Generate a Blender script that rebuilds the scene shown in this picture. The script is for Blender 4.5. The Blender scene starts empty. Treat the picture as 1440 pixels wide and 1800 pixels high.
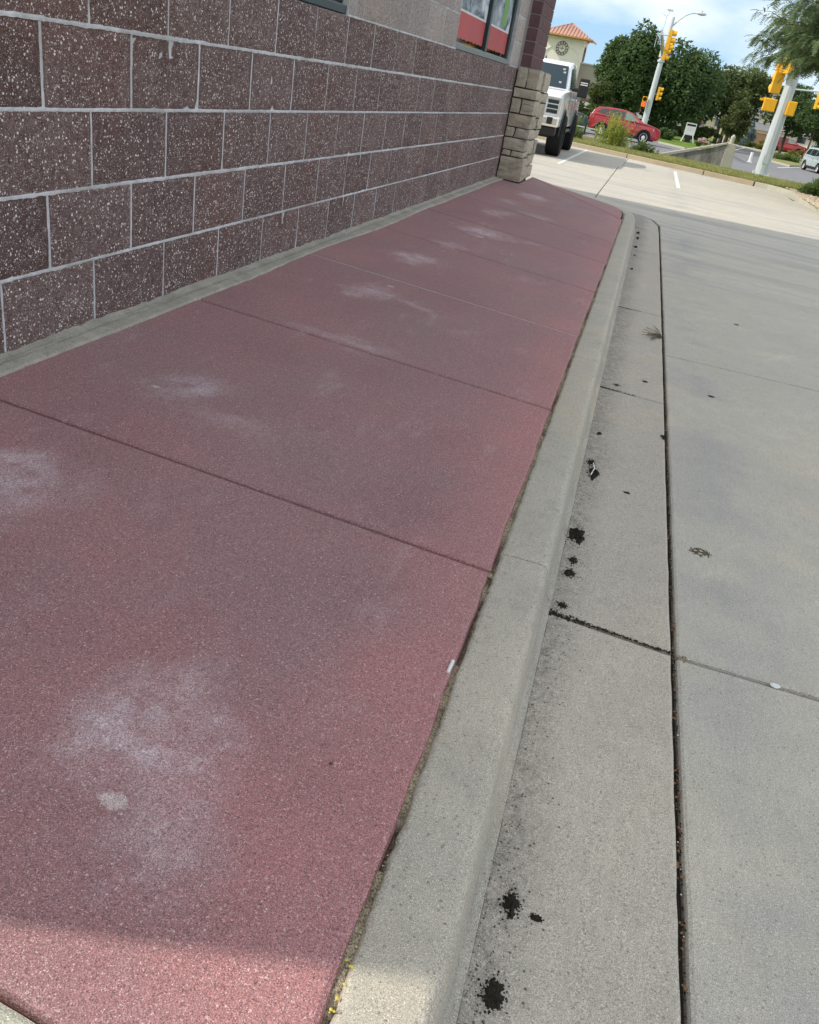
import bpy, math, random
from mathutils import Vector, noise, Matrix
R=math.radians; PI=math.pi
sc=bpy.context.scene; col=sc.collection
rng=random.Random(7)

# ------------------------------------------------------------------ camera
def make_camera():
    yaw,pit,rol=-0.19155,0.490188,0.18425
    f=Vector((math.sin(yaw)*math.cos(pit),math.cos(yaw)*math.cos(pit),-math.sin(pit)))
    r0=f.cross(Vector((0,0,1))).normalized(); u0=r0.cross(f)
    r=math.cos(rol)*r0+math.sin(rol)*u0; u=-math.sin(rol)*r0+math.cos(rol)*u0
    m=Matrix(((r.x,u.x,-f.x,2.2726),(r.y,u.y,-f.y,0),(r.z,u.z,-f.z,1.2843),(0,0,0,1)))
    cd=bpy.data.cameras.new('camera'); cd.sensor_fit='HORIZONTAL'; cd.sensor_width=36; cd.lens=36.075
    cd.clip_start=.05; cd.clip_end=3000
    c=bpy.data.objects.new('camera',cd); col.objects.link(c); c.matrix_world=m; sc.camera=c
make_camera()

# ------------------------------------------------------------------ light
SUN_EL=R(39); SUN_DIR=Vector((1,.28,0)).normalized()       # horizontal travel of the light
to_sun=Vector((-SUN_DIR.x*math.cos(SUN_EL),-SUN_DIR.y*math.cos(SUN_EL),math.sin(SUN_EL)))
def make_light():
    l=bpy.data.lights.new('sun','SUN'); l.energy=2.25; l.angle=R(.9); l.color=(1,.93,.80)
    o=bpy.data.objects.new('sun',l); col.objects.link(o)
    o.rotation_euler=to_sun.to_track_quat('Z','Y').to_euler(); o.location=(-20,0,30)
    w=bpy.data.worlds.new('World'); sc.world=w; w.use_nodes=True
    nt=w.node_tree; nd=nt.nodes; lk=nt.links; nd.clear()
    out=nd.new('ShaderNodeOutputWorld'); bg=nd.new('ShaderNodeBackground')
    sky=nd.new('ShaderNodeTexSky'); sky.sky_type='NISHITA'; sky.sun_disc=False
    sky.sun_elevation=SUN_EL; sky.sun_rotation=math.atan2(to_sun.x,to_sun.y); sky.altitude=1600; sky.air_density=1.0; sky.dust_density=.6; sky.ozone_density=1.6
    tc=nd.new('ShaderNodeTexCoord')
    mp=nd.new('ShaderNodeMapping'); mp.inputs['Scale'].default_value=(1.6,1.6,4.2); mp.inputs['Location'].default_value=(4.4,2.1,1.9)
    nz=nd.new('ShaderNodeTexNoise'); nz.inputs['Scale'].default_value=1.7; nz.inputs['Detail'].default_value=7; nz.inputs['Roughness'].default_value=.52
    rp=nd.new('ShaderNodeValToRGB'); rp.color_ramp.elements[0].position=.38; rp.color_ramp.elements[1].position=.62
    rp.color_ramp.elements[0].color=(.04,.04,.04,1); rp.color_ramp.elements[1].color=(.95,.95,.95,1)
    mx=nd.new('ShaderNodeMix'); mx.data_type='RGBA'; mx.inputs['B'].default_value=(7.0,6.6,6.1,1)  # bright warm cloud, mostly out of view, added to raise the fill light
    lk.new(tc.outputs['Generated'],mp.inputs['Vector']); lk.new(mp.outputs[0],nz.inputs['Vector']); lk.new(nz.outputs['Fac'],rp.inputs[0])
    veil=nd.new('ShaderNodeMix'); veil.data_type='RGBA'; veil.inputs['Factor'].default_value=.86; veil.inputs['B'].default_value=(1.45,2.6,3.85,1)   # even pale-blue haze added for sky colour and fill light
    lk.new(sky.outputs[0],veil.inputs['A']); lk.new(veil.outputs['Result'],mx.inputs['A']); lk.new(rp.outputs[0],mx.inputs['Factor'])
    lk.new(mx.outputs['Result'],bg.inputs['Color']); bg.inputs['Strength'].default_value=.12
    lk.new(bg.outputs[0],out.inputs[0])
make_light()
sc.view_settings.view_transform='Standard'; sc.view_settings.look='None'; sc.view_settings.gamma=1
sc.view_settings.use_curve_mapping=False; sc.view_settings.exposure=.95
sc.render.engine='CYCLES'

# ------------------------------------------------------------------ node helper
class NT:
    def __init__(s,name,rough=.8,spec=.3):
        s.m=bpy.data.materials.new(name); s.m.use_nodes=True; s.nt=s.m.node_tree
        s.b=s.nt.nodes['Principled BSDF']; s.b.inputs['Roughness'].default_value=rough; s.b.inputs['Specular IOR Level'].default_value=spec
        s.g=None
    def n(s,t): return s.nt.nodes.new(t)
    def l(s,a,b): s.nt.links.new(a,b)
    def set(s,inp,v):
        if hasattr(v,'is_linked') or isinstance(v,bpy.types.NodeSocket): s.l(v,inp)
        else:
            if isinstance(v,(tuple,list)) and len(v)==3 and inp.type=='RGBA': v=(*v,1)
            inp.default_value=v
    def pos(s):
        if not s.g: s.g=s.n('ShaderNodeNewGeometry')
        return s.g.outputs['Position']
    def map(s,sc_=(1,1,1),loc=(0,0,0),rot=(0,0,0),v=None):
        m=s.n('ShaderNodeMapping'); m.inputs['Scale'].default_value=sc_; m.inputs['Location'].default_value=loc; m.inputs['Rotation'].default_value=rot
        s.l(v if v is not None else s.pos(),m.inputs[0]); return m.outputs[0]
    def noise(s,scale,detail=3,v=None,rough=.5,dist=0):
        m=s.n('ShaderNodeTexNoise'); m.inputs['Scale'].default_value=scale; m.inputs['Detail'].default_value=detail; m.inputs['Roughness'].default_value=rough; m.inputs['Distortion'].default_value=dist
        s.l(v if v is not None else s.pos(),m.inputs['Vector']); return m.outputs['Fac']
    def vor(s,scale,v=None,feature='F1'):
        m=s.n('ShaderNodeTexVoronoi'); m.feature=feature; m.inputs['Scale'].default_value=scale
        s.l(v if v is not None else s.pos(),m.inputs['Vector']); return m
    def ramp(s,f,stops,const=False):
        m=s.n('ShaderNodeValToRGB'); e=m.color_ramp.elements
        if const: m.color_ramp.interpolation='CONSTANT'
        while len(e)<len(stops): e.new(.5)
        for el,(p,c) in zip(e,stops):
            el.position=p; el.color=(c,c,c,1) if not isinstance(c,(tuple,list)) else (*c,1)
        s.l(f,m.inputs[0]); return m.outputs[0]
    def mix(s,f,a,b,mode='MIX'):
        m=s.n('ShaderNodeMix'); m.data_type='RGBA'; m.blend_type=mode
        s.set(m.inputs['Factor'],f); s.set(m.inputs['A'],a); s.set(m.inputs['B'],b); return m.outputs['Result']
    def math(s,op,a,b=0,c=None,clamp=False):
        m=s.n('ShaderNodeMath'); m.operation=op; m.use_clamp=clamp; s.set(m.inputs[0],a); s.set(m.inputs[1],b)
        if c is not None: s.set(m.inputs[2],c)
        return m.outputs[0]
    def sep(s,v=None):
        m=s.n('ShaderNodeSeparateXYZ'); s.l(v if v is not None else s.pos(),m.inputs[0]); return m.outputs
    def range(s,v,a,b,c=0,d=1,smooth=False):
        m=s.n('ShaderNodeMapRange'); m.inputs['From Min'].default_value=a; m.inputs['From Max'].default_value=b; m.inputs['To Min'].default_value=c; m.inputs['To Max'].default_value=d
        if smooth: m.interpolation_type='SMOOTHSTEP'
        s.l(v,m.inputs['Value']); return m.outputs[0]
    def bump(s,h,strength=.5,dist=.003,normal=None):
        m=s.n('ShaderNodeBump'); m.inputs['Strength'].default_value=strength; m.inputs['Distance'].default_value=dist
        s.l(h,m.inputs['Height'])
        if normal is not None: s.l(normal,m.inputs['Normal'])
        return m.outputs[0]
    def out(s,colr,bump=None,rough=None):
        s.set(s.b.inputs['Base Color'],colr)
        if bump is not None: s.l(bump,s.b.inputs['Normal'])
        if rough is not None: s.set(s.b.inputs['Roughness'],rough)
        return s.m
def mul(c,k): return tuple(x*k for x in c)
def simple(name,c,rough=.6,spec=.4,metal=0,coat=0,var=.12,scale=6,bump=0):
    t=NT(name,rough,spec); t.b.inputs['Metallic'].default_value=metal; t.b.inputs['Coat Weight'].default_value=coat
    n=t.noise(scale,4); cc=t.mix(n,mul(c,1-var),mul(c,1+var))
    return t.out(cc,t.bump(t.noise(scale*14,3),.4,bump) if bump else None)

def speckle(t,base,scale,white,wc,dark,dc,strength=.8):
    """coloured grains: share 'white' and 'dark' of the voronoi cells"""
    v=t.vor(scale); cs=t.sep(v.outputs['Color'])
    w=t.math('GREATER_THAN',cs[0],1-white); near=t.range(v.outputs['Distance'],.25,.5,1,0)
    base=t.mix(t.math('MULTIPLY',t.math('MULTIPLY',w,near),strength),base,wc)
    d=t.math('LESS_THAN',cs[1],dark)
    return t.mix(t.math('MULTIPLY',t.math('MULTIPLY',d,near),strength),base,dc)

def m_red():
    t=NT('red_concrete',.78,.35); P=t.sep(); oi=t.n('ShaderNodeObjectInfo')
    wn=t.n('ShaderNodeTexNoise'); wn.inputs['Scale'].default_value=3.2; wn.inputs['Detail'].default_value=5; wn.inputs['Roughness'].default_value=.65; t.l(t.pos(),wn.inputs['Vector'])
    wm=t.n('ShaderNodeVectorMath'); wm.operation='MULTIPLY_ADD'; t.l(wn.outputs['Color'],wm.inputs[0]); wm.inputs[1].default_value=(.55,.55,0); wm.inputs[2].default_value=(-.275,-.275,0)
    wa=t.n('ShaderNodeVectorMath'); wa.operation='ADD'; t.l(wm.outputs[0],wa.inputs[0]); t.l(t.pos(),wa.inputs[1]); t.warp=wa.outputs[0]
    big=t.noise(1.3,5,rough=.6); med=t.noise(7,4)
    c=t.mix(t.range(big,.3,.7),(.225,.120,.125),(.325,.153,.150))
    c=t.mix(t.range(med,.3,.75,0,.5),c,(.245,.155,.160))
    # pinker, cleaner margin along the kerb
    edge=t.range(t.math('ADD',P[0],t.math('MULTIPLY',t.noise(2.5,3),.5)),1.95,2.38,0,1,True)
    c=t.mix(t.math('MULTIPLY',edge,.6),c,(.42,.175,.17))
    # broad dull greyed patches of wear
    c=t.mix(t.range(t.noise(.9,4,t.map(loc=(5,3,0))),.45,.7,0,.55),c,(.235,.165,.172))
    # efflorescence: pale bloom under each roof drip
    acc=None
    for (x,y,rx,ry,k) in [(.62,1.95,.34,.26,.9),(.66,2.95,.22,.24,.8),(.95,2.75,.30,.12,.35),(1.56,1.2,.24,.32,.95),(1.66,1.02,.20,.22,.5),(.95,4.1,.42,.16,.75),(.72,5.2,.22,.30,.8),(1.05,5.15,.25,.1,.5),(.67,6.5,.25,.32,.85),(.78,7.4,.2,.3,.45),(.85,8.5,.38,.34,.95),(.7,10.0,.25,.45,.85),(1.1,10.6,.3,.25,.4),(.8,12.4,.3,.5,.9),(.62,11.3,.2,.3,.5),(1.35,8.6,.22,.1,.3)]:
        v=t.map((1/rx,1/ry,0),(-x/rx,-y/ry,0),v=t.warp if hasattr(t,'warp') else None)
        m=t.n('ShaderNodeVectorMath'); m.operation='LENGTH'; t.l(v,m.inputs[0])
        g=t.range(m.outputs['Value'],.1,1.0,k,0,True); acc=g if acc is None else t.math('MAXIMUM',acc,g)
    br=t.math('MULTIPLY',acc,t.range(t.noise(9,6,rough=.72),.34,.60,.10,1))
    br=t.math('MULTIPLY',br,t.range(t.noise(170,2),.3,.65,.35,1))
    c=t.mix(t.math('MULTIPLY',br,.85),c,(.62,.55,.585))
    # small solid drip marks
    for (x,y,r) in [(1.595,1.01,.034),(.60,1.86,.03),(.58,2.85,.022),(.86,8.2,.05),(.80,5.45,.03)]:
        v=t.map((1/r,1/(r*.62),0),(-x/r,-y/(r*.62),0)); m=t.n('ShaderNodeVectorMath'); m.operation='LENGTH'; t.l(v,m.inputs[0])
        d=t.math('ADD',m.outputs['Value'],t.math('MULTIPLY',t.noise(60,2),.9))
        c=t.mix(t.range(d,1.2,1.5,.75,0),c,(.52,.44,.42))
    c=t.mix(t.range(oi.outputs['Random'],0,1,0,.22),c,(.19,.105,.115))
    c=t.mix(t.range(t.noise(5.5,6,t.map((1,.35,1),loc=(2,2,2)),.7),.58,.72,0,.35),c,(.40,.30,.31))
    c=speckle(t,c,330,.25,(.56,.43,.43),.22,(.07,.04,.043),.66)
    c=speckle(t,c,150,.05,(.55,.45,.43),.06,(.10,.06,.06),.55)
    br2=t.noise(55,3,t.map((1,.25,1)))
    g=t.range(t.noise(420,2,rough=.7),.34,.66,.48,1.62); g=t.math('MULTIPLY',g,t.range(t.noise(130,2),.3,.7,.84,1.16))
    c=t.mix(1.0,c,g,'MULTIPLY')
    h=t.math('ADD',t.math('MULTIPLY',t.noise(260,2),1.0),t.math('MULTIPLY',br2,.5))
    return t.out(c,t.bump(h,.55,.004))
def m_conc(name,a,b,kind=''):
    t=NT(name,.85,.3); P=t.sep(); oi=t.n('ShaderNodeObjectInfo')
    big=t.noise(.9,5,rough=.6); med=t.noise(6,4,rough=.6)
    c=t.mix(t.range(big,.3,.7),a,b)
    c=t.mix(t.range(med,.35,.75,0,.45),c,mul(a,.85))
    c=t.mix(t.range(t.noise(3.1,4,t.map(loc=(3,8,1))),.55,.75,0,.35),c,(b[0]*1.15,b[1]*1.08,b[2]*.92))
    c=t.mix(t.range(t.noise(.35,3,t.map(loc=(9,2,1))),.4,.7,0,.35),c,(a[0]*.95,a[1]*1.0,a[2]*1.08))
    c=t.mix(t.range(oi.outputs['Random'],0,1,0,.25),c,mul(a,.80))
    c=t.mix(t.range(t.noise(16,6,rough=.75),.52,.72,0,.30),c,mul(a,.6))
    if kind=='gutter':      # grime that settles in the flow line under the kerb face
        off=t.math('ADD',P[0],t.math('MULTIPLY',t.noise(3,4),.16))
        near=t.range(off,2.40,2.60,1,0,True)
        c=t.mix(t.math('MULTIPLY',near,t.range(t.noise(40,4,rough=.7),.35,.65,.15,.8)),c,(.10,.095,.085))
        sp=t.vor(120); s2=t.math('LESS_THAN',t.sep(sp.outputs['Color'])[0],t.math('MULTIPLY',near,.16))
        c=t.mix(t.math('MULTIPLY',s2,t.range(sp.outputs['Distance'],.3,.5,.85,0)),c,(.03,.028,.025))
    if kind=='kerb':
        pv=t.vor(34); pit=t.math('LESS_THAN',t.math('ADD',pv.outputs['Distance'],t.math('MULTIPLY',t.noise(90,2),.25)),.23); c=t.mix(t.math('MULTIPLY',pit,.7),c,(.15,.14,.12))
        c=t.mix(t.range(t.noise(4.5,6,t.map(loc=(1,7,2)),.75),.55,.72,0,.4),c,(.22,.21,.185))
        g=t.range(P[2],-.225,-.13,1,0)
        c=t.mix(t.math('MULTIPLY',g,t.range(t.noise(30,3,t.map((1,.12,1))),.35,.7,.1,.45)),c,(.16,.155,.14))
        c=t.mix(t.range(t.noise(2.2,4,t.map(loc=(1,4,4))),.5,.72,0,.5),c,(.50,.42,.30))
    if kind=='lot':         # tyre tracks swept round the corner, oil blotches
        v=t.map((.22,2.6,1),v=t.map(rot=(0,0,R(15))))
        tr=t.range(t.noise(1.3,6,v,.65,.5),.47,.66,0,.62)
        tr=t.math('MULTIPLY',tr,t.range(P[1],8,13.5,.12,1))
        tr=t.math('MULTIPLY',tr,t.range(P[1],20,26,1,.4))
        c=t.mix(tr,c,(.24,.24,.24))
        sc2=t.range(t.noise(7,6,t.map((1,.18,1),v=t.map(rot=(0,0,R(35)))),.7),.60,.70,0,.30); c=t.mix(sc2,c,(.60,.58,.52))
        dn=t.math('ABSOLUTE',t.math('SUBTRACT',P[0],2.95)); 
        c=t.mix(t.math('MULTIPLY',t.range(dn,0,.3,.35,0),t.range(t.noise(2.2,3),.45,.6)),c,(.22,.235,.27))
    br=t.noise(90,2,t.map((1,.22,1),rot=(0,0,R(62 if kind=='lot' else 0))))
    c=t.mix(t.range(br,.3,.7,0,.22),c,mul(a,.62))
    c=speckle(t,c,300,.16,mul(b,1.55),.16,mul(a,.42),.55)
    c=speckle(t,c,120,.03,(.55,.50,.42),.06,mul(a,.35),.5)
    g=t.range(t.noise(420,2,rough=.7),.34,.66,.60,1.42); g=t.math('MULTIPLY',g,t.range(t.noise(150,2),.3,.7,.90,1.10))
    c=t.mix(1.0,c,g,'MULTIPLY')
    h=t.math('ADD',t.noise(240,2),t.math('MULTIPLY',br,.8))
    return t.out(c,t.bump(h,.55,.003))
def m_split(name,a,b,spw,wc,dk,scale=62):
    t=NT(name,.88,.25)
    oi=t.n('ShaderNodeObjectInfo'); rnd=oi.outputs['Random']
    c=t.mix(t.range(t.noise(3.5,5,rough=.65),.3,.7),a,b)
    c=t.mix(t.range(t.noise(38,4,rough=.7),.42,.72,0,.75),c,(b[0]*1.35,b[1]*1.5,b[2]*1.55))
    c=t.mix(t.range(rnd,0,1,0,.55),c,mul(a,.72)); c=t.mix(t.range(t.noise(1.1,4),.5,.72,0,.5),c,(a[0]*1.5,a[1]*1.25,a[2]*1.1))
    v=t.map((1,1,1),rot=(0,.5,.3))
    for sc_,w,k in ((scale,spw,.95),(scale*1.9,spw*1.1,.8),(scale*3.4,spw*1.6,.55)):
        vo=t.vor(sc_,t.map((1,1,1.0),loc=(sc_*.1,0,0))); cs=t.sep(vo.outputs['Color'])
        cut=t.math('MULTIPLY_ADD',cs[2],.36,.14)
        m=t.math('MULTIPLY',t.math('GREATER_THAN',cs[0],1-w),t.math('LESS_THAN',vo.outputs['Distance'],cut))
        c=t.mix(t.math('MULTIPLY',m,k),c,wc)
        m2=t.math('MULTIPLY',t.math('LESS_THAN',cs[1],dk),t.math('LESS_THAN',vo.outputs['Distance'],.34))
        c=t.mix(t.math('MULTIPLY',m2,.75),c,(.025,.018,.018))
    h=t.math('ADD',t.math('MULTIPLY',t.noise(24,5,rough=.7),1.6),t.noise(110,3,rough=.7))
    return t.out(c,t.bump(h,.9,.012))
M={}
M['red']=m_red()
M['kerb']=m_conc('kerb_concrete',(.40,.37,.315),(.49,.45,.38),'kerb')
M['gutter']=m_conc('gutter_concrete',(.43,.392,.335),(.495,.45,.38),'gutter')
M['lot']=m_conc('lot_concrete',(.46,.43,.375),(.54,.50,.425),'lot')
M['pale']=m_conc('pale_concrete',(.40,.39,.32),(.50,.47,.38))
M['farkerb']=m_conc('worn_tan_concrete',(.36,.30,.21),(.46,.39,.28))
def m_wing():
    t=NT('stained_concrete',.9,.2); c=t.mix(t.range(t.noise(2.2,6,t.map((1,1,.35)),.7),.35,.65),(.12,.12,.11),(.34,.33,.29))
    c=t.mix(t.range(t.noise(7,5,t.map((1.6,1,.25),loc=(3,0,0)),.7),.52,.68,0,.7),c,(.07,.07,.065)); return t.out(c,t.bump(t.noise(30,4),.6,.01))
M['wing']=m_wing()
M['block']=m_split('split_face_block',(.115,.066,.060),(.21,.140,.132),.19,(.90,.84,.81),.22,92)
M['blockl']=m_split('light_split_face_block',(.36,.31,.29),(.48,.43,.41),.18,(.75,.72,.68),.26,80)
def m_mortar():
    t=NT('mortar',.9,.2); c=t.mix(t.range(t.noise(14,4,rough=.7),.3,.7),(.42,.43,.44),(.68,.70,.73))
    c=t.mix(t.range(t.noise(2,3),.45,.7,0,.6),c,(.27,.26,.24))
    return t.out(c,t.bump(t.noise(120,4),.7,.004))
M['mortar']=m_mortar()
M['mortard']=simple('dull_mortar',(.17,.155,.145),.9,.2,var=.35,scale=30,bump=.003)
def m_ledge():
    t=NT('ledge_concrete',.9,.2); c=t.mix(t.range(t.noise(5,6,rough=.7),.3,.7),(.27,.255,.215),(.46,.43,.37))
    c=t.mix(t.range(t.noise(40,5,rough=.75),.50,.72,0,.7),c,(.14,.13,.11)); c=speckle(t,c,260,.12,(.6,.57,.5),.15,(.12,.11,.1),.6)
    return t.out(c,t.bump(t.noise(60,5,rough=.75),1.0,.010))
M['ledge']=m_ledge()
def m_stone():
    t=NT('tan_stone',.85,.25); oi=t.n('ShaderNodeObjectInfo')
    c=t.mix(t.range(t.noise(3,5,t.map((1,1,3)),.6,1.2),.3,.7),(.31,.265,.20),(.50,.45,.36))
    c=t.mix(t.range(oi.outputs['Random'],0,1,0,.5),c,(.55,.50,.41))
    c=t.mix(t.range(t.noise(5,4,t.map((1,1,4),loc=(4,4,9))),.58,.7,0,.5),c,(.09,.08,.085))
    return t.out(c,t.bump(t.noise(12,6,rough=.7),.9,.03))
M['stone']=m_stone()
M['stonejoint']=simple('dark_stone_mortar',(.10,.088,.075),.9,.2,var=.2)
M['brick']=simple('smooth_plum_brick',(.125,.072,.075),.85,.25,var=.22,scale=14,bump=.003)
M['brickj']=simple('brick_mortar',(.36,.32,.32),.9,.2)
M['green']=simple('dark_green_frame',(.012,.032,.036),.35,.5)
M['sill']=simple('grey_green_sill',(.17,.20,.195),.45,.5)
M['asphalt']=m_conc('asphalt',(.165,.165,.175),(.22,.22,.23),'')
M['base']=simple('dark_joint_soil',(.045,.04,.034),.95,.1,var=.4,scale=40)
M['redj']=simple('red_joint',(.11,.05,.045),.95,.1,var=.3,scale=40)
M['joint']=simple('grey_joint',(.07,.065,.055),.95,.1,var=.3,scale=40)
M['soil']=simple('black_soil',(.032,.027,.021),.95,.1,var=.5,scale=120,bump=.004)
def m_sand():
    t=NT('joint_sand',.95,.1); v=t.vor(330); c=t.mix(t.sep(v.outputs['Color'])[0],(.13,.10,.07),(.50,.42,.30))
    return t.out(c,t.bump(v.outputs['Distance'],.9,.004))
M['sand']=m_sand()
def leafmat(name,a,b,tr=.25):
    t=NT(name,.55,.35); c=t.mix(t.range(t.noise(1.6,3),.3,.7),a,b)
    v=t.vor(4); c=t.mix(t.sep(v.outputs['Color'])[0],mul(a,.8),c)
    t.out(c); tl=t.n('ShaderNodeBsdfTranslucent'); t.set(tl.inputs[0],mul(b,1.3)); mx=t.n('ShaderNodeMixShader'); mx.inputs[0].default_value=tr
    o=t.nt.nodes['Material Output']; t.l(t.b.outputs[0],mx.inputs[1]); t.l(tl.outputs[0],mx.inputs[2]); t.l(mx.outputs[0],o.inputs[0]); return t.m
M['leafA']=leafmat('dark_leaf',(.048,.092,.028),(.10,.165,.048))
M['leafB']=leafmat('olive_leaf',(.070,.100,.028),(.130,.165,.05))
M['leafL']=leafmat('locust_leaf',(.10,.155,.07),(.19,.26,.115),.35)
M['leafS']=leafmat('spruce_needle',(.10,.15,.15),(.17,.23,.22),.1)
M['leafY']=leafmat('yellow_shrub_leaf',(.19,.20,.045),(.34,.30,.07))
M['leafW']=leafmat('weed_leaf',(.24,.29,.05),(.38,.42,.09),.35)
M['leafR']=leafmat('shrub_leaf',(.085,.135,.035),(.15,.22,.06),.3)
M['grass']=leafmat('grass_blade',(.22,.25,.07),(.42,.40,.16),.2)
M['bark']=simple('bark',(.09,.07,.055),.9,.1,var=.4,scale=12,bump=.01)
def m_ground(name,a,b,c2):
    t=NT(name,.95,.1); c=t.mix(t.range(t.noise(1.5,5),.3,.7),a,b); c=t.mix(t.range(t.noise(14,4),.4,.7,0,.7),c,c2); return t.out(c,t.bump(t.noise(30,4),.8,.04))
M['turf']=m_ground('turf',(.13,.16,.05),(.22,.22,.08),(.28,.24,.13))
M['lawn']=m_ground('lawn',(.08,.15,.02),(.13,.21,.035),(.17,.20,.05))
M['drygrass']=m_ground('dry_lawn',(.20,.20,.08),(.28,.26,.12),(.16,.17,.06))
M['gravel']=m_ground('gravel_bed',(.30,.24,.17),(.42,.36,.28),(.16,.13,.10))
M['white']=simple('white_line_paint',(.66,.66,.62),.6,.3,var=.2,scale=18)
M['wpaint']=simple('white_truck_paint',(.74,.78,.82),.22,.5,coat=.6,var=.02)
M['rpaint']=simple('red_car_paint',(.36,.012,.016),.22,.5,coat=.8,var=.04)
M['spaint']=simple('silver_blue_paint',(.42,.50,.53),.28,.5,metal=.2,coat=.6,var=.04)
M['dpaint']=simple('dark_blue_paint',(.03,.045,.055),.25,.5,coat=.6,var=.04)
M['glass']=simple('dark_car_glass',(.02,.028,.03),.06,.8,var=.1)
M['glassl']=simple('green_car_glass',(.12,.22,.20),.06,.8,var=.3)
M['black']=simple('black_plastic',(.014,.014,.015),.5,.4)
M['tyre']=simple('tyre_rubber',(.016,.016,.017),.85,.2)
M['chrome']=simple('chrome',(.88,.87,.84),.28,.5,metal=1,var=.05)
M['alloy']=simple('alloy_rim',(.72,.72,.72),.35,.5,metal=.15,var=.05)
M['lamp']=simple('clear_lamp',(.65,.65,.62),.15,.6)
M['redlamp']=simple('red_tail_lamp',(.45,.10,.10),.15,.6)
M['galv']=simple('galvanised_steel',(.50,.55,.57),.5,.5,metal=.15,var=.08,scale=3)
M['yellow']=simple('signal_yellow',(.80,.42,.02),.5,.4,var=.05)
M['stucco']=simple('cream_stucco',(.80,.75,.66),.9,.2,var=.04,scale=1)
M['stucco2']=simple('taupe_stucco',(.36,.32,.27),.9,.2,var=.04,scale=1)
M['roof']=simple('terracotta_tile',(.46,.26,.20),.7,.3,var=.15,scale=3)
M['trim']=simple('orange_trim',(.50,.26,.08),.7,.3)
M['brown']=simple('brown_brickwork',(.24,.15,.10),.85,.2)
M['grey']=simple('light_grey_fascia',(.52,.52,.52),.8,.2)
M['shingle']=simple('grey_shingle',(.17,.17,.18),.9,.2,var=.25,scale=2)
M['house']=simple('house_siding',(.62,.55,.40),.85,.2)
M['housew']=simple('pale_house_siding',(.66,.63,.58),.85,.2)
M['dry']=simple('dry_plant',(.11,.09,.055),.9,.1,var=.4,scale=60)
M['leaflitter']=simple('brown_leaf_litter',(.26,.12,.05),.8,.2,var=.6,scale=150)
M['ylow']=simple('yellow_lichen_grit',(.60,.50,.10),.8,.2,var=.3,scale=100)
M['wbit']=simple('white_scrap',(.66,.68,.66),.7,.2)

# ------------------------------------------------------------------ mesh helpers
class MB:
    def __init__(s): s.v=[]; s.f=[]; s.mi=[]
    def add(s,vs,fs,mi=0):
        o=len(s.v); s.v+= [tuple(p) for p in vs]; s.f+=[tuple(i+o for i in f) for f in fs]; s.mi+=[mi]*len(fs); return o
    def box(s,x0,x1,y0,y1,z0,z1,mi=0):
        s.add([(x0,y0,z0),(x1,y0,z0),(x1,y1,z0),(x0,y1,z0),(x0,y0,z1),(x1,y0,z1),(x1,y1,z1),(x0,y1,z1)],
              [(0,3,2,1),(4,5,6,7),(0,1,5,4),(1,2,6,5),(2,3,7,6),(3,0,4,7)],mi); return s
    def tube(s,p,r,n=10,cap=True,mi=0):
        rings=[]; P=[Vector(a) for a in p]
        rr=r if isinstance(r,(list,tuple)) else [r]*len(P)
        for i,a in enumerate(P):
            d=(P[min(i+1,len(P)-1)]-P[max(i-1,0)]).normalized()
            x=d.orthogonal().normalized() if i==0 else (x-d*x.dot(d)).normalized()
            y=d.cross(x); rings.append([a+(x*math.cos(2*PI*k/n)+y*math.sin(2*PI*k/n))*rr[i] for k in range(n)])
        vs=[q for g in rings for q in g]; fs=[]
        for i in range(len(P)-1):
            for k in range(n): a=i*n+k; b=i*n+(k+1)%n; fs.append((a,b,b+n,a+n))
        if cap: fs.append(tuple(reversed(range(n)))); fs.append(tuple((len(P)-1)*n+k for k in range(n)))
        s.add(vs,fs,mi); return s
    def lathe(s,c,axis,prof,n=24,mi=0):
        a=Vector(axis).normalized(); x=a.orthogonal().normalized(); y=a.cross(x); c=Vector(c); vs=[];fs=[]
        for (r,h) in prof:
            for k in range(n): t=2*PI*k/n; vs.append(c+a*h+(x*math.cos(t)+y*math.sin(t))*r)
        m=len(prof)
        for i in range(m-1):
            for k in range(n): p=i*n+k; q=i*n+(k+1)%n; fs.append((p,q,q+n,p+n))
        s.add(vs,fs,mi); return s
    def quad(s,a,b,c,d,mi=0): s.add([a,b,c,d],[(0,1,2,3)],mi); return s
    def build(s,name,mat,parent=None,smooth=False,bevel=0,seg=2):
        me=bpy.data.meshes.new(name); me.from_pydata(s.v,[],s.f)
        for m in (mat if isinstance(mat,(list,tuple)) else [mat]): me.materials.append(M[m])
        if isinstance(mat,(list,tuple)): me.polygons.foreach_set('material_index',s.mi)
        if smooth: me.polygons.foreach_set('use_smooth',[True]*len(s.f))
        me.update(); o=bpy.data.objects.new(name,me); col.objects.link(o)
        if parent is not None: o.parent=parent
        if bevel:
            b=o.modifiers.new('bevel','BEVEL'); b.width=bevel; b.segments=seg; b.limit_method='ANGLE'; b.angle_limit=R(30)
            b.harden_normals=False
        return o
def empty(name,label=None,cat=None,loc=(0,0,0),rz=0,group=None,kind=None,parent=None):
    o=bpy.data.objects.new(name,None); col.objects.link(o); o.location=loc; o.rotation_euler=(0,0,rz); o.empty_display_size=.1
    return tag(o,label,cat,group,kind) if parent is None else par(o,parent)
def par(o,p): o.parent=p; return o
def tag(o,label=None,cat=None,group=None,kind=None):
    if label: o['label']=label
    if cat: o['category']=cat
    if group: o['group']=group
    if kind: o['kind']=kind
    return o
def nz(x,y=0,z=0): return noise.noise(Vector((x,y,z)))
def ccw(poly):
    a=sum(poly[i][0]*poly[(i+1)%len(poly)][1]-poly[(i+1)%len(poly)][0]*poly[i][1] for i in range(len(poly)))
    return poly if a>0 else poly[::-1]
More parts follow.
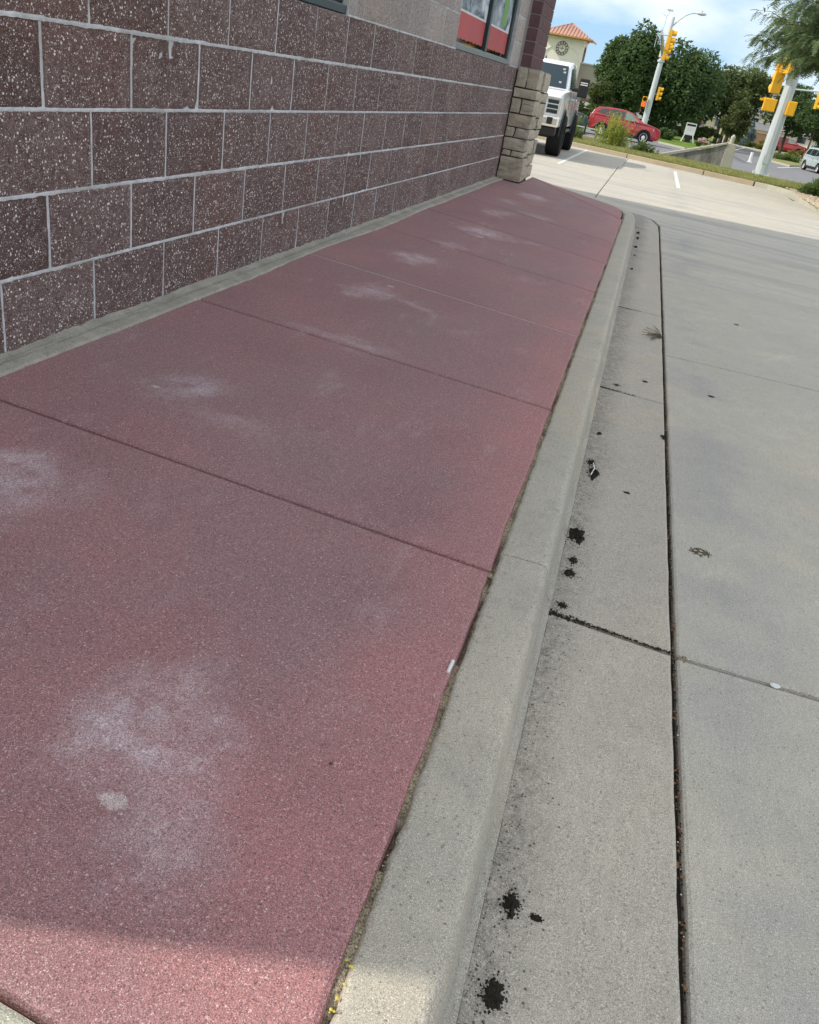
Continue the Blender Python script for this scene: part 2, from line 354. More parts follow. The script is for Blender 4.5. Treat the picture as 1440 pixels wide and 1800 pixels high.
def dense(poly,step):
    o=[]
    for i,a in enumerate(poly):
        b=poly[(i+1)%len(poly)]; n=max(1,int(math.dist(a,b)/step))
        for k in range(n): t=k/n; o.append((a[0]+(b[0]-a[0])*t,a[1]+(b[1]-a[1])*t))
    return o
def slab(name,poly,zf,mat,parent,r=.008,th=.08,step=.08,jit=.0012,smooth=False,drop=None):
    """one concrete slab with a rounded, slightly uneven tooled edge"""
    P=dense(ccw(poly),step); n=len(P); rings=[]
    drop=drop or r*.7
    nor=[]
    for i in range(n):
        a=P[i-1]; b=P[(i+1)%n]; dx,dy=b[0]-a[0],b[1]-a[1]; l=math.hypot(dx,dy) or 1; nor.append((-dy/l,dx/l))
    J=[jit*2*nz(p[0]*22,p[1]*22,3) for p in P]
    for (ins,dz) in ((0,-th),(0,-drop*2.2),(r*.35,-drop*.6),(r*1.2,0)):
        rings.append([(P[i][0]+nor[i][0]*(ins+J[i]),P[i][1]+nor[i][1]*(ins+J[i])) for i in range(n)])
        rings[-1]=[(x,y,zf(x,y)+dz) for x,y in rings[-1]]
    vs=[q for g in rings for q in g]; fs=[]
    for k in range(3):
        for i in range(n): j=(i+1)%n; fs.append((k*n+i,k*n+j,(k+1)*n+j,(k+1)*n+i))
    fs.append(tuple(3*n+i for i in range(n)))
    m=MB(); m.add(vs,fs); return m.build(name,mat,parent)

# ================================================================== GROUND
ZL=-.24
def zwalk(x,y): return -.10*(x-.1)/2.03
def zramp_top(x,y):
    t=min(1,max(0,(y-12.6)/2.2)); t=t*t*(3-2*t)
    return -.10-.128*t
def xin(y): return 2.147-.0055*y                       # kerb inner edge
# terrain under everything, reaching the horizon
g=MB()
gx=[-600,-60,-14,16,60,600]; gy=[-60,-8,42,70,150,1500]
g.add([(x,y,-.75 if y<40 else -.62) for y in gy for x in gx],[(j*6+i,j*6+i+1,(j+1)*6+i+1,(j+1)*6+i) for j in range(5) for i in range(5)])
tag(g.build('ground','drygrass'),kind='structure')

# ---- sidewalk: red tinted slabs
walk=empty('sidewalk',kind='structure')
b=MB(); b.add([(.02,.3,-.028),(2.08,.3,-.13),(2.08,12.6,-.13),(.02,15.0,-.05)],[(0,1,2,3)]); b.build('joint_bed','redj',walk)
JY=[(.79,.57),(2.36,2.31),(4.05,3.99),(5.72,5.56),(7.38,7.12),(9.0,8.62),(10.7,10.1),(12.9,12.50)]  # (left, right) ends of joints
def yj(i,x): l,r=JY[i]; return l+(r-l)*(x-.1)/2.03
for i in range(len(JY)-1):
    gp=.0045; le=.06 
    xr=lambda y:xin(y)-.001+.006*nz(y*1.7,4)+.004*nz(y*7,9)
    y0l,y1l=yj(i,le)+gp,yj(i+1,le)-gp; y0r,y1r=yj(i,2.13)+gp,yj(i+1,2.13)-gp
    right=[(xr(y0r+(y1r-y0r)*k/30)-.008,y0r+(y1r-y0r)*k/30) for k in range(31)]
    poly=[(le,y0l)]+right+[(le,y1l)]
    slab('concrete_slab',poly,zwalk,'red',walk,r=.011,th=.05,step=.25,jit=.0014)
# last, tapering slab beside the stone pillar
slab('concrete_slab',[(.06,yj(7,.06)+.004),(xin(12.5)-.01,12.50),(.37,15.05),(.37,13.55),(.06,13.55)],zwalk,'red',walk,r=.01,th=.05,step=.3)
# ramp flare dropping to the lot
def zflare(x,y):
    # plane-ish blend: 0 at crease, full drop at far rim
    a=Vector((.37,15.08)); bb=Vector((2.05,12.52)); d=(bb-a).normalized(); nrm=Vector((-d.y,d.x)); 
    dist=abs((Vector((x,y))-a).dot(nrm)); k=min(1,dist/1.0)
    return zwalk(x,y)*(1-k)+(-.142)*k
rim=[(2.045,12.55),(2.03,13.4),(1.99,13.95),(1.86,14.42),(1.55,14.75),(1.1,14.98),(.37,15.32)]
slab('ramp_flare',[(.37,15.09)]+rim[:],zflare,'red',walk,r=.006,th=.05,step=.35)
# pale filler joint
b=MB(); vs=[];fs=[]
for k in range(60):
    x=.08+2.02*k/59; y=yj(3,x); w=.0062+.002*nz(x*20); z=zwalk(x,y)-.0028
    vs+=[(x,y-w,z),(x,y+w,z)]
    if k: fs.append((2*k-2,2*k-1,2*k+1,2*k))
b.add(vs,fs); b.build('joint_sealant','pale',walk)
# pale end strip at the near end
slab('end_slab',[(-.3,-2.0),(2.10,-2.0),(2.10,.570),(-.3,.833)],lambda x,y:zwalk(x,y)-.002,'pale',walk,r=.012,th=.06)

# ---- kerb sections
KP=[(2.15-.0055*y,y) for y in [-2.5+.25*k for k in range(62)]]     # to y=12.75
KP+=[(2.065,13.2),(2.045,13.6),(2.00,14.02),(1.90,14.38),(1.72,14.66),(1.45,14.84),(1.1,15.0),(.7,15.17),(.3,15.36)]
def kz(y,x):
    if y<12.6: return -.10
    s=min(1,max(0,(y-12.6)/2.0)); s=s*s*(3-2*s); return -.10-.045*s
prof=[(0,-.32,0),(0,-.012,0),(.007,-.002,0),(.018,0,0),(.135,0,0),(.153,-.003,0),(.163,-.013,0),(.170,-.035,.3),(.183,-.112,.85),(.193,-.128,.96),(.208,-.136,1)]
def kerb_section(s0,s1,name='kerb_section'):
    pts=[]
    # resample path between y params s0..s1 measured as arclength
    acc=0; L=[0]
    for i in range(1,len(KP)): acc+=math.dist(KP[i-1],KP[i]); L.append(acc)
    def at(s):
        s=min(max(s,0),L[-1]-1e-6)
        for i in range(1,len(L)):
            if L[i]>=s:
                t=(s-L[i-1])/(L[i]-L[i-1]); a,b=KP[i-1],KP[i]; return Vector((a[0]+(b[0]-a[0])*t,a[1]+(b[1]-a[1])*t))
    n=max(4,int((s1-s0)/.02)); vs=[];fs=[]
    for k in range(n+1):
        s=s0+(s1-s0)*k/n; p=at(s); d=(at(s+.03)-at(s-.03)).normalized(); o=Vector((d.y,-d.x))
        zt=kz(p.y,p.x); full=zt-(ZL+.0)
        e=(k in (0,n))
        for j,(off,dz,_) in enumerate(prof):
            jag=.005*nz(p.y*9,j*.2)+.006*nz(p.y*34,5) if j in (1,2,3) else .003*nz(p.y*5,j*.1)+.002*nz(p.y*28,j*.5)
            if j in (5,6): dz-=max(0,nz(p.y*13,7.7)-.42)*.03
            z=zt+(dz if j<4 or dz>-.005 else dz*full/.14) if j!=0 else -.4
            if j in (2,3,4,5,6) and e: z-=.005
            q=p+o*(off+(jag if j>0 and j<9 else 0)); vs.append((q.x,q.y,z))
    m=len(prof)
    for k in range(n):
        for j in range(m-1): a=k*m+j; fs.append((a,a+m,a+m+1,a+1))
    fs.append(tuple(range(m))); fs.append(tuple(reversed(range(n*m,n*m+m))))
    mb=MB(); mb.add(vs,fs); return mb.build(name,'kerb',kerb,smooth=False)
kerb=empty('kerb',kind='structure')
Ltot=sum(math.dist(KP[i-1],KP[i]) for i in range(1,len(KP)))
kj=[0,2.5+2.45,2.5+5.08,2.5+7.62,2.5+11.35,Ltot]
for a,b_ in zip(kj[:-1],kj[1:]):
    o=kerb_section(a+.002,b_-.002)
    for p in o.data.polygons: p.use_smooth=True
    md=o.modifiers.new('edge','EDGE_SPLIT'); md.split_angle=R(50)

# ---- gutter pan sections
def xg0(y): return 2.35-.0055*y
def xg1(y): return 2.782-.0122*y
gutter=empty('gutter',kind='structure')
def zgut(x,y): t=(x-xg0(y))/.4; return -.2375+.014*max(0,min(1,t))
gj=[(-2.5,-2.5),(2.39,2.33),(5.03,4.95),(7.45,7.38),(10.95,10.8),(13.2,13.0)]
for (a,a2),(b_,b2) in zip(gj[:-1],gj[1:]):
    g=.004; n=24
    left=[(xg0(a+(b_-a)*k/n)-.002,a+g+(b_-a-2*g)*k/n) for k in range(n+1)]
    right=[(xg1(a2+(b2-a2)*k/n),a2+g+(b2-a2-2*g)*k/n) for k in range(n+1)]
    slab('gutter_section',right+left[::-1],zgut,'gutter',gutter,r=.010,th=.07,step=.06,jit=.0018)
slab('gutter_section',[(xg1(13.0),13.005),(2.60,13.9),(2.50,14.45),(2.33,14.85),(2.05,15.05),(1.93,14.75),(2.12,14.45),(2.2,14.05),(xg0(13.3),13.205)],lambda x,y:-.2375+.005,'gutter',gutter,r=.008,th=.07,step=.08)
b=MB(); b.add([(1.0,-2.5,-.262),(2.90,-2.5,-.262),(2.75,15.3,-.262),(1.0,15.3,-.262)],[(0,1,2,3)]); b.build('joint_bed','base',gutter)

# ---- parking lot slabs
lot=empty('parking_lot',kind='structure')
b=MB(); b.add([(-16,-3,-.27),(7.4,-3,-.27),(7.4,30,-.27),(-16,37,-.27)],[(0,1,2,3)]); b.build('joint_bed','joint',lot)
zlot=lambda x,y:ZL+.012*max(0,min(1,(x-2.75)/1.5))*0+.012*0
ly=[-2.5,2.33,6.12,9.47,12.33]
xe=lambda y:xg1(y)+.016
for a,b_ in zip(ly[:-1],ly[1:]):
    g=.0065; n=20
    left=[(xe(a+(b_-a)*k/n)+.002*nz(a+k*.7,8),a+g+(b_-a-2*g)*k/n) for k in range(n+1)]
    slab('concrete_slab',[(7.0,a+g),(7.0,b_-g)]+left[::-1],lambda x,y:-.2262,'lot',lot,r=.010,th=.05,step=.08,jit=.0015)
g=.0065
slab('concrete_slab',[(7.0,12.335),(7.0,16.2),(1.55,16.2),(.2,16.2),(.2,15.6),(1.25,15.14),(1.75,14.99),(2.07,15.10),(2.36,14.9),(2.54,14.5),(2.635,13.9),(xe(13),13.0),(xe(12.34),12.335)],lambda x,y:-.2262-.012*max(0,min(1,(y-13)/2)),'lot',lot,r=.009,th=.05,step=.1)
cx=[-16,-11.7,-7.4,-3.05,1.42,7.0]; cy=[16.205,19.6,23.0,26.4]
for j in range(3):
    for i in range(5):
        def X(k,y): return cx[k] if k in(0,5) else cx[k]-.008*(y-17.9)
        slab('concrete_slab',[(X(i,cy[j])+g,cy[j]+g),(X(i+1,cy[j])-g,cy[j]+g),(X(i+1,cy[j+1])-g,cy[j+1]-g),(X(i,cy[j+1])+g,cy[j+1]-g)],lambda x,y:-.2382,'lot',lot,r=.008,th=.03,step=1)
def curb2y(x): return 32.25-.42*(x+.6)            # far kerb line
for i in range(5):
    X0,X1=cx[i],cx[i+1]-(.75 if i==4 else 0)
    slab('concrete_slab',[(X0+g,26.4+g),(X1-g,26.4+g),(X1-g,curb2y(X1)+.02),(X0+g,curb2y(X0)+.02)],lambda x,y:-.2382,'lot',lot,r=.008,th=.03,step=1)
slab('concrete_slab',[(-16,-2.5),(-.2-9.9,-2.5),(-.2-9.9,15.9),(.19,15.9),(.19,16.2),(-16,16.2)],lambda x,y:-.2382,'lot',lot,r=.008,th=.03,step=2)
# painted stall lines
for x in (-8.9,-5.9,-2.95,0.0,3.02):
    y0=22.6-.03*x; y1=curb2y(x)-.5 if x<1 else 29.3
    w=.05; s=-.004
    b=MB(); b.add([(x-w,y0,-.2335),(x+w,y0,-.2335),(x+w+s*(y1-y0),y1,-.2335),(x-w+s*(y1-y0),y1,-.2335)],[(0,1,2,3)]); b.build('stall_line','white',lot)

# ---- far kerb sections
fk=empty('kerb',kind='structure')
def kerb_piece(P,h0,h1,name,parent,mat,w=.16,cap=None):
    m=MB(); vs=[];fs=[]
    pr=[(0,-.25),(0,h1-.01),(.015,h1),(w-.02,h1),(w,h1-.015),(w,-.25)]
    for i,p in enumerate(P):
        a=Vector(P[max(0,i-1)]); c=Vector(P[min(len(P)-1,i+1)]); d=(c-a).normalized(); o=Vector((-d.y,d.x))
        for (f,z) in pr: q=Vector(p)+o*f; vs.append((q.x,q.y,h0+z))
    k=len(pr)
    for i in range(len(P)-1):
        for j in range(k-1): a=i*k+j; fs.append((a,a+k,a+k+1,a+1))
    fs.append(tuple(range(k))); fs.append(tuple(reversed(range((len(P)-1)*k,len(P)*k))))
    m.add(vs,fs); return m.build(name,mat,parent)
xs=[-16,-13,-10,-7,-4,-1.1,1.35,3.9,5.45]
for a,b_ in zip(xs[:-1],xs[1:]):
    kerb_piece([(a+.015,curb2y(a+.015)),(b_-.015,curb2y(b_-.015))],ZL,.14,'kerb_section',fk,'farkerb')
isl=[(5.48,curb2y(5.48)),(5.85,29.50),(6.12,29.15),(6.28,28.6),(6.36,27.6),(6.45,25.5),(6.62,23),(6.9,20.5),(7.4,18),(8.2,16)]
for a,b_ in ((0,4),(4,6),(6,9)): kerb_piece([(isl[a][0],isl[a][1]-.02)]+isl[a+1:b_+1],ZL,.14,'kerb_section',fk,'pale')
# kerb faces the lot on its right-hand side here; fill behind with verge
verge=MB(); vs=[]
rows=[]
for k in range(30):
    x=-16+21.6*k/29; rows.append(x)
for x in rows:
    y=curb2y(x)+.13; vs+=[(x,y,-.115),(x,y+1.5,-.115+.03*nz(x)),(x,y+5.0-.05*(x+4),-.12),(x,y+6.0-.05*(x+4),-.60)]
fs=[(i*4+j,(i+1)*4+j,(i+1)*4+j+1,i*4+j+1) for i in range(29) for j in range(3)]
verge.add(vs,fs)
verge.add([(5.6,curb2y(5.6)+.13,-.115),(6.3,29.3,-.115),(14,25,-.12),(14,34.0,-.13),(12,36.4,-.13),(5.6,34.9,-.12),(5.6,35.9,-.60),(12,37.4,-.62)],[(0,1,2,3,4,5),(5,4,7,6)])
tag(verge.build('grass_verge','turf'),kind='structure')
gb=MB(); gb.add([(6.45,28.9,-.118),(6.55,25.5,-.11),(6.75,23,-.11),(7.05,20.5,-.11),(7.5,18,-.11),(8.4,16,-.11),(14,16,-.11),(14,29.5,-.11),(7.6,30.3,-.11)],[tuple(range(9))])
tag(gb.build('gravel_bed','gravel'),kind='structure')

# ---- streets, lawns beyond
st=MB(); st.add([(-60,37,-.58),(60,30,-.58),(60,70,-.56),(20,160,-.54),(-10,160,-.54),(-60,75,-.56)],[(0,1,2,3,4,5)])
tag(st.build('street','asphalt'),kind='structure')
def patch(name,poly,z,mat,kerbmat='pale'):
    P=ccw(poly); n=len(P); m=MB()
    c=(sum(p[0] for p in P)/n,sum(p[1] for p in P)/n)
    ins=[(p[0]+(c[0]-p[0])*min(.3,.16/math.dist(p,c)),p[1]+(c[1]-p[1])*min(.3,.16/math.dist(p,c))) for p in P]
    m.add([(x,y,-.62) for x,y in P]+[(x,y,z) for x,y in P]+[(x,y,z) for x,y in ins],
          [(i,(i+1)%n,n+(i+1)%n,n+i) for i in range(n)]+[(n+i,n+(i+1)%n,2*n+(i+1)%n,2*n+i) for i in range(n)],1)
    m.add([(x,y,z) for x,y in ins],[tuple(range(n))],0)
    return tag(m.build(name,[mat,kerbmat]),kind='structure')
patch('lawn',[(-40,64),(2.2,66),(4.0,63.5),(4.9,64.2),(6.3,72),(7.2,91),(9.4,111),(9.6,150),(-60,150)],-.45,'lawn')
patch('lawn',[(10.5,73.2),(11.6,68.8),(12.4,71.8),(15.6,84),(16.5,95),(12.6,89)],-.44,'drygrass')
patch('lawn',[(9.8,113),(13.5,104.5),(18.5,106),(40,101),(60,160),(10,160)],-.44,'drygrass')
tl=MB(); 
for (a,b_) in [((5.2,72),(9.6,108)),((8.0,62),(10.6,71))]:
    d=(Vector(b_)-Vector(a)).normalized(); o=Vector((-d.y,d.x))*.08; A=Vector(a);B=Vector(b_)
    tl.add([(A.x-o.x+2,A.y-o.y,-.545),(A.x+o.x+2,A.y+o.y,-.545),(B.x+o.x+2,B.y+o.y,-.545),(B.x-o.x+2,B.y-o.y,-.545)],[(3,2,1,0)])
tag(tl.build('lane_line','white'),kind='structure')

# ================================================================== STORE BUILDING
store=empty('store_building','brown split-face block store with stone pillar and poster windows along the red walk','building',(0,0,0))
HB=5.6; Y0,Y1=.26,13.6; CH=.3048; CW=.5955
b=MB(); b.box(-10,-.13,Y0,15.0,-.3,HB); b.box(-.13,-.0505,Y0,13.6,3.0,HB); b.box(-.13,-.0505,Y0,2.4,-.3,3.0); b.build('wall_core','blockl',store)
wall=MB(); wall.box(-.129,-.0012,2.4,13.6,-.12,5*CH-.006); lower=wall.build('lower_wall','mortar',store)
# block shapes: rough split face, shared by alike pieces
def block_mesh(w,h,seed,nx=14,nzv=8,mat='block'):
    vs=[];fs=[]
    for j in range(nzv+1):
        for i in range(nx+1):
            y=w*i/nx; z=h*j/nzv; ed=i in(0,nx) or j in (0,nzv)
            d=.0045*nz(y*11+seed*7,z*11,seed)+.003*nz(y*35+seed,z*35,seed*3)
            jy=.0030*nz(z*60,seed,i*.1) if i in (0,nx) else 0
            jz=.0022*nz(y*50,seed*2,j) if j in (0,nzv) else 0
            vs.append((.0008+d*.3 if ed else .0045+d*1.25,y+jy,z+jz))
    for j in range(nzv):
        for i in range(nx): a=j*(nx+1)+i; fs.append((a,a+1,a+nx+2,a+nx+1))
    ring=[i for i in range(nx+1)]+[k*(nx+1)+nx for k in range(1,nzv+1)]+[nzv*(nx+1)+i for i in range(nx-1,-1,-1)]+[k*(nx+1) for k in range(nzv-1,0,-1)]
    o=len(vs); vs+=[(-.03,vs[r][1],vs[r][2]) for r in ring]; n=len(ring)
    fs+=[(ring[k],o+k,o+(k+1)%n,ring[(k+1)%n]) for k in range(n)]
    me=bpy.data.meshes.new('block'); me.from_pydata(vs,[],fs); me.materials.append(M[mat])
    return me
cache={}
def block(y,z,w,h,mat,parent,variant):
    key=(round(w,3),round(h,3),mat,variant)
    if key not in cache: cache[key]=block_mesh(w,h,variant+len(cache)*.37,max(3,int(14*w/.6)),8,mat)
    o=bpy.data.objects.new('block',cache[key]); col.objects.link(o); o.parent=parent; o.location=(.0015*rng.uniform(-1,1),y,z)
gv,gh=.017,.014
def course(z,h,off,ya,yb,mat,parent):
    y=2.991+off-CW*3
    while y<yb:
        a=max(y+gv/2,ya); e=min(y+CW-gv/2,yb)
        if e-a>.05: block(a,z+gh/2,e-a,h-gh,mat,parent,rng.randrange(5))
        y+=CW
for c in range(5):
    course(c*CH,CH,CW/2 if c in (0,2,4) else 0,2.4,13.59,'block',lower)
# raised smears of mortar along the bed joints
def smear(y0,y1,z,wd,parent,mat='mortar',step=.018,x=.0015,name='mortar_bed'):
    n=int((y1-y0)/step); vs=[];fs=[]
    for k in range(n+1):
        y=y0+(y1-y0)*k/n
        u=wd*(1+.35*nz(y*3,z)+.6*max(0,nz(y*26,z,2))+.35*nz(y*80,z,5)); d=wd*(1+.35*nz(y*3,z,9)+1.1*max(0,nz(y*30,z,7)-.1)+.5*nz(y*70,z))
        xx=x+.002*nz(y*8,z)
        vs+=[(xx-.012,y,z+u),(xx,y,z+u*.7),(xx+.001,y,z),(xx,y,z-d*.7),(xx-.012,y,z-d)]
        if k:
            o=5*(k-1)
            for j in range(4): fs.append((o+j,o+j+1,o+j+6,o+j+5))
    m=MB(); m.add(vs,fs); m.build(name,mat,parent,smooth=False)
for c,wd in ((1,.0085),(2,.0105),(3,.0095),(4,.0115)): smear(2.4,13.58,c*CH,wd*1.0,lower)
smear(6.35,9.55,5*CH,.008,lower,'mortar')
# upper piers of lighter block
upper=MB(); upper.box(-.129,-.0012,6.23,9.52,5*CH-.005,3.0); upper=upper.build('upper_wall','mortar',store)
endp=MB(); endp.box(-.129,-.0012,12.93,13.6,5*CH-.005,3.0); endp=endp.build('window_pier','mortar',store)
for c in range(5,10):
    h=CH if c<9 else 3.0-9*CH
    course(c*CH,h,0 if c%2 else CW/2,6.40,9.50,'blockl',upper)
for c in range(5,10):
    h=CH if c<9 else 3.0-9*CH
    block(12.96,c*CH+gh/2,.62,h-gh,'blockl',endp,c%5)
    block(6.235,c*CH+gh/2,.155,h-gh,'blockl',upper,c%5)
smear(6.40,9.5,6*CH,.006,upper)
# foundation ledge at the wall foot
vs=[];fs=[]; n=420
for k in range(n+1):
    y=2.2+(13.56-2.2)*k/n; ex=.125+.03*nz(y*.6,8)+.012*nz(y*1.3,2)+.006*nz(y*8,3)+.003*nz(y*30)
    hh=.026+.008*nz(y*2,7)+.009*nz(y*14,1)
    P=[(-.02,hh+.006+.010*max(0,nz(y*18,21))),(.008,hh+.006*nz(y*35,22)),(.030+.01*nz(y*5),hh*.72+.004*nz(y*25)),(.048+.006*nz(y*9,4),.018+.003*nz(y*30,2)),(.054+.006*nz(y*9,4),-.012*(1 if nz(y*4,66)>-.25 else -.6)),(.064+.006*nz(y*9,5)+.003*nz(y*40,5),.015+.005*nz(y*20)),(ex-.012,.011+zwalk(ex,y)*.8),(ex,zwalk(ex,y)-.006)]
    vs+=[(x,y,z) for x,z in P]
    if k:
        o=8*(k-1)
        for j in range(7): fs.append((o+j,o+j+8,o+j+9,o+j+1))
m=MB(); m.add(vs,fs); m.build('foundation_ledge','ledge',store)

# windows
def window(y0,y1,z0,z1,posters):
    w=MB()
    w.box(-.115,-.045,y0,y0+.09,z0+.07,z1); w.box(-.115,-.045,y1-.12,y1,z0+.07,z1); w.box(-.115,-.045,y0,y1,z1-.09,z1-.001)
    mid=(y0+y1)/2+.05; w.box(-.115,-.035,mid-.055,mid+.055,z0+.07,z1-.091)
    f=w.build('window',('green'),store,bevel=.006)
    s=MB(); s.box(-.125,-.012,y0+.002,y1-.002,z0+.002,z0+.055); s.box(-.12,-.05,y0+.002,y1-.002,z0+.0555,z0+.0695); s.build('sill','sill' if posters else 'green',f,bevel=.006)
    for a,e in ((y0+.091,mid-.056),(mid+.056,y1-.121)):
        g=MB(); g.box(-.088,-.082,a,e,z0+.071,z1-.092); g.build('pane','glasswin',f)
    return f,mid
def m_poster(kind):
    t=NT('poster_'+kind,.6,.15)
    a=t.range(t.noise(1.7,4,t.map((1,1.2,2.2),loc=(0,kind=='a' and 2.0 or 5.5,1.3)),.55,1.3),.38,.66)
    c=t.mix(a,(.035,.06,.08),(.42,.48,.55))
    fl=t.vor(75); c=t.mix(t.math('MULTIPLY',t.math('GREATER_THAN',t.sep(fl.outputs['Color'])[0],.78),.5),c,(.40,.46,.50))
    c=t.mix(t.range(t.noise(3.4,3,t.map(loc=(7,7,2))),.56,.68,0,.8),c,(.70,.74,.78))
    return t.out(c)
M['postera']=m_poster('a'); M['posterb']=m_poster('b')
M['band']=simple('poster_red_band',(.46,.08,.085),.5,.3,var=.35,scale=1.4)
M['pgreen']=simple('poster_green_bar',(.16,.36,.10),.5,.3,var=.2)
M['bandw']=simple('poster_white_rule',(.65,.65,.65),.5,.3)
gm=NT('window_glass',.05,.5); gm.out((.9,.95,.94)); gt=gm.n('ShaderNodeBsdfTransparent'); gt.inputs[0].default_value=(.86,.92,.91,1); gg=gm.n('ShaderNodeBsdfGlossy'); gg.inputs['Roughness'].default_value=.04
gx_=gm.n('ShaderNodeMixShader'); fr=gm.n('ShaderNodeFresnel'); gm.l(fr.outputs[0],gx_.inputs[0]); gm.l(gt.outputs[0],gx_.inputs[1]); gm.l(gg.outputs[0],gx_.inputs[2]); gm.l(gx_.outputs[0],gm.nt.nodes['Material Output'].inputs[0]); M['glasswin']=gm.m
window(2.6,6.23,5*CH,3.0,0)
f2,mid=window(9.54,12.93,5*CH,3.0,1)
for a,e,k in ((9.64,mid-.07,'postera'),(mid+.07,12.80,'posterb')):
    z0=5*CH+.11
    # torn lower edge
    vs=[];fs=[];n=24
    for i in range(n+1):
        y=a+(e-a)*i/n; vs+=[(-.079,y,z0+.012*nz(y*9,k=='postera',3)+.01*(i%3==0)),(-.079,y,z0+.25)]
        if i: fs.append((2*i-2,2*i,2*i+1,2*i-1))
    m=MB(); m.add(vs,fs); m.build('poster_band','band',f2)
    m=MB(); m.box(-.0805,-.078,a,e,z0+.2505,z0+.272); m.build('poster_rule','bandw',f2)
    m=MB(); m.box(-.0805,-.078,a,e,z0+.2725,2.9); m.build('poster',k,f2)
m=MB(); m.add([(-.0755,y,z) for y,z in ((12.18,1.98),(12.26,1.93),(12.38,1.93),(12.46,1.98),(12.52,2.9),(12.22,2.9))],[tuple(range(6))]); m.build('poster_green_bar','pgreen',f2)

# stone pillar and brick pilaster
pil=MB(); pil.box(-.13,.285,13.665,15.0,-.3,1.5); pil=pil.build('stone_pillar','stonejoint',store)
def stone(y0,y1,x0,x1,z0,z1,seed):
    m=MB(); N=5; vs=[]
    bx=[(x0,y0),(x1,y0),(x1,y1),(x0,y1)]
    def J(a,b,c): return .008*nz(a*9+seed,b*9,c*9)
    # subdivided box
    g=4
    pts={}
    def V(i,j,k):
        if (i,j,k) in pts: return pts[(i,j,k)]
        x=x0+(x1-x0)*i/g; y=y0+(y1-y0)*j/g; z=z0+(z1-z0)*k/g
        e=sum(q in (0,g) for q in (i,j,k)); sh=.012 if e>=2 else 0
        cxx,cyy,cz=(x0+x1)/2,(y0+y1)/2,(z0+z1)/2
        dv=Vector((x-cxx,y-cyy,z-cz)); dv=dv.normalized() if dv.length else dv
        b_=.014*nz(x*6+seed,y*6,z*6+seed)
        pts[(i,j,k)]=len(vs); vs.append((x-dv.x*sh+b_+J(x,y,z),y-dv.y*sh-b_,z-dv.z*sh*.6+J(z,x,y)*.4)); return pts[(i,j,k)]
    fs=[]
    for a in range(g):
        for c in range(g):
            fs.append((V(a,0,c),V(a+1,0,c),V(a+1,0,c+1),V(a,0,c+1))); fs.append((V(g,a,c),V(g,a+1,c),V(g,a+1,c+1),V(g,a,c+1)))
            fs.append((V(a,c,g),V(a+1,c,g),V(a+1,c+1,g),V(a,c+1,g))); fs.append((V(a+1,g,c),V(a,g,c),V(a,g,c+1),V(a+1,g,c+1)))
    m.add(vs,fs); return m.build('stone','stone',pil)
rows=[(.0,.335,[0,1]),(.345,.425,[0,.42,1]),(.432,.60,[0,1]),(.61,.745,[0,.38,1]),(.752,.93,[0,1]),(.94,1.14,[0,.42,1]),(1.15,1.275,[0,1]),(1.285,1.55,[0,.48,1])]
sd=1
for r_,(za,zb,cuts) in enumerate(rows):
    xo=.355+rng.uniform(-.015,.02) if r_ else .385
    for k,(a,e) in enumerate(zip(cuts[:-1],cuts[1:])):
        X0=.012+(xo-.012)*a; X1=.012+(xo-.012)*e
        last=(k==len(cuts)-2)
        stone(13.61+rng.uniform(-.015,.015),13.61+(.42+.1*(r_%2) if last else .12),X0+(.006 if k else 0),X1-(0 if last else .006),za,zb-.004,sd); sd+=1
side=[(.0,.19,[14.05,14.62,15.02]),(.20,.36,[14.16,14.4,15.03]),(.37,.58,[14.05,14.7,15.01]),(.59,.73,[14.17,15.03]),(.74,.90,[14.05,14.5,15.0]),(.91,1.12,[14.17,14.8,15.04]),(1.13,1.26,[14.05,15.0]),(1.27,1.55,[14.17,14.6,15.05])]
for za,zb,c in side:
    for a,e in zip(c[:-1],c[1:]): stone(a+.006,e-.006,.05,.345+rng.uniform(-.012,.025),za,zb-.008,sd); sd+=1
ps=MB(); ps.box(.0,.168,13.685,14.88,1.5,3.3); ps.box(-.129,-.001,13.6,14.99,1.5,HB-.01); ps=ps.build('brick_pilaster','brickj',store)
bz=1.555; r_=0
while bz<3.25:
    for (a,e,xa,xb) in ([(13.675,14.0,.03,.180),(14.01,14.45,.03,.180),(14.46,14.9,.03,.180)] if r_%2 else [(13.675,14.22,.03,.180),(14.23,14.6,.03,.18),(14.61,14.9,.03,.18)]):
        m=MB(); m.box(xa,xb,a,e,bz,bz+.158); m.build('brick','brick',ps,bevel=.004)
    bz+=.17; r_+=1


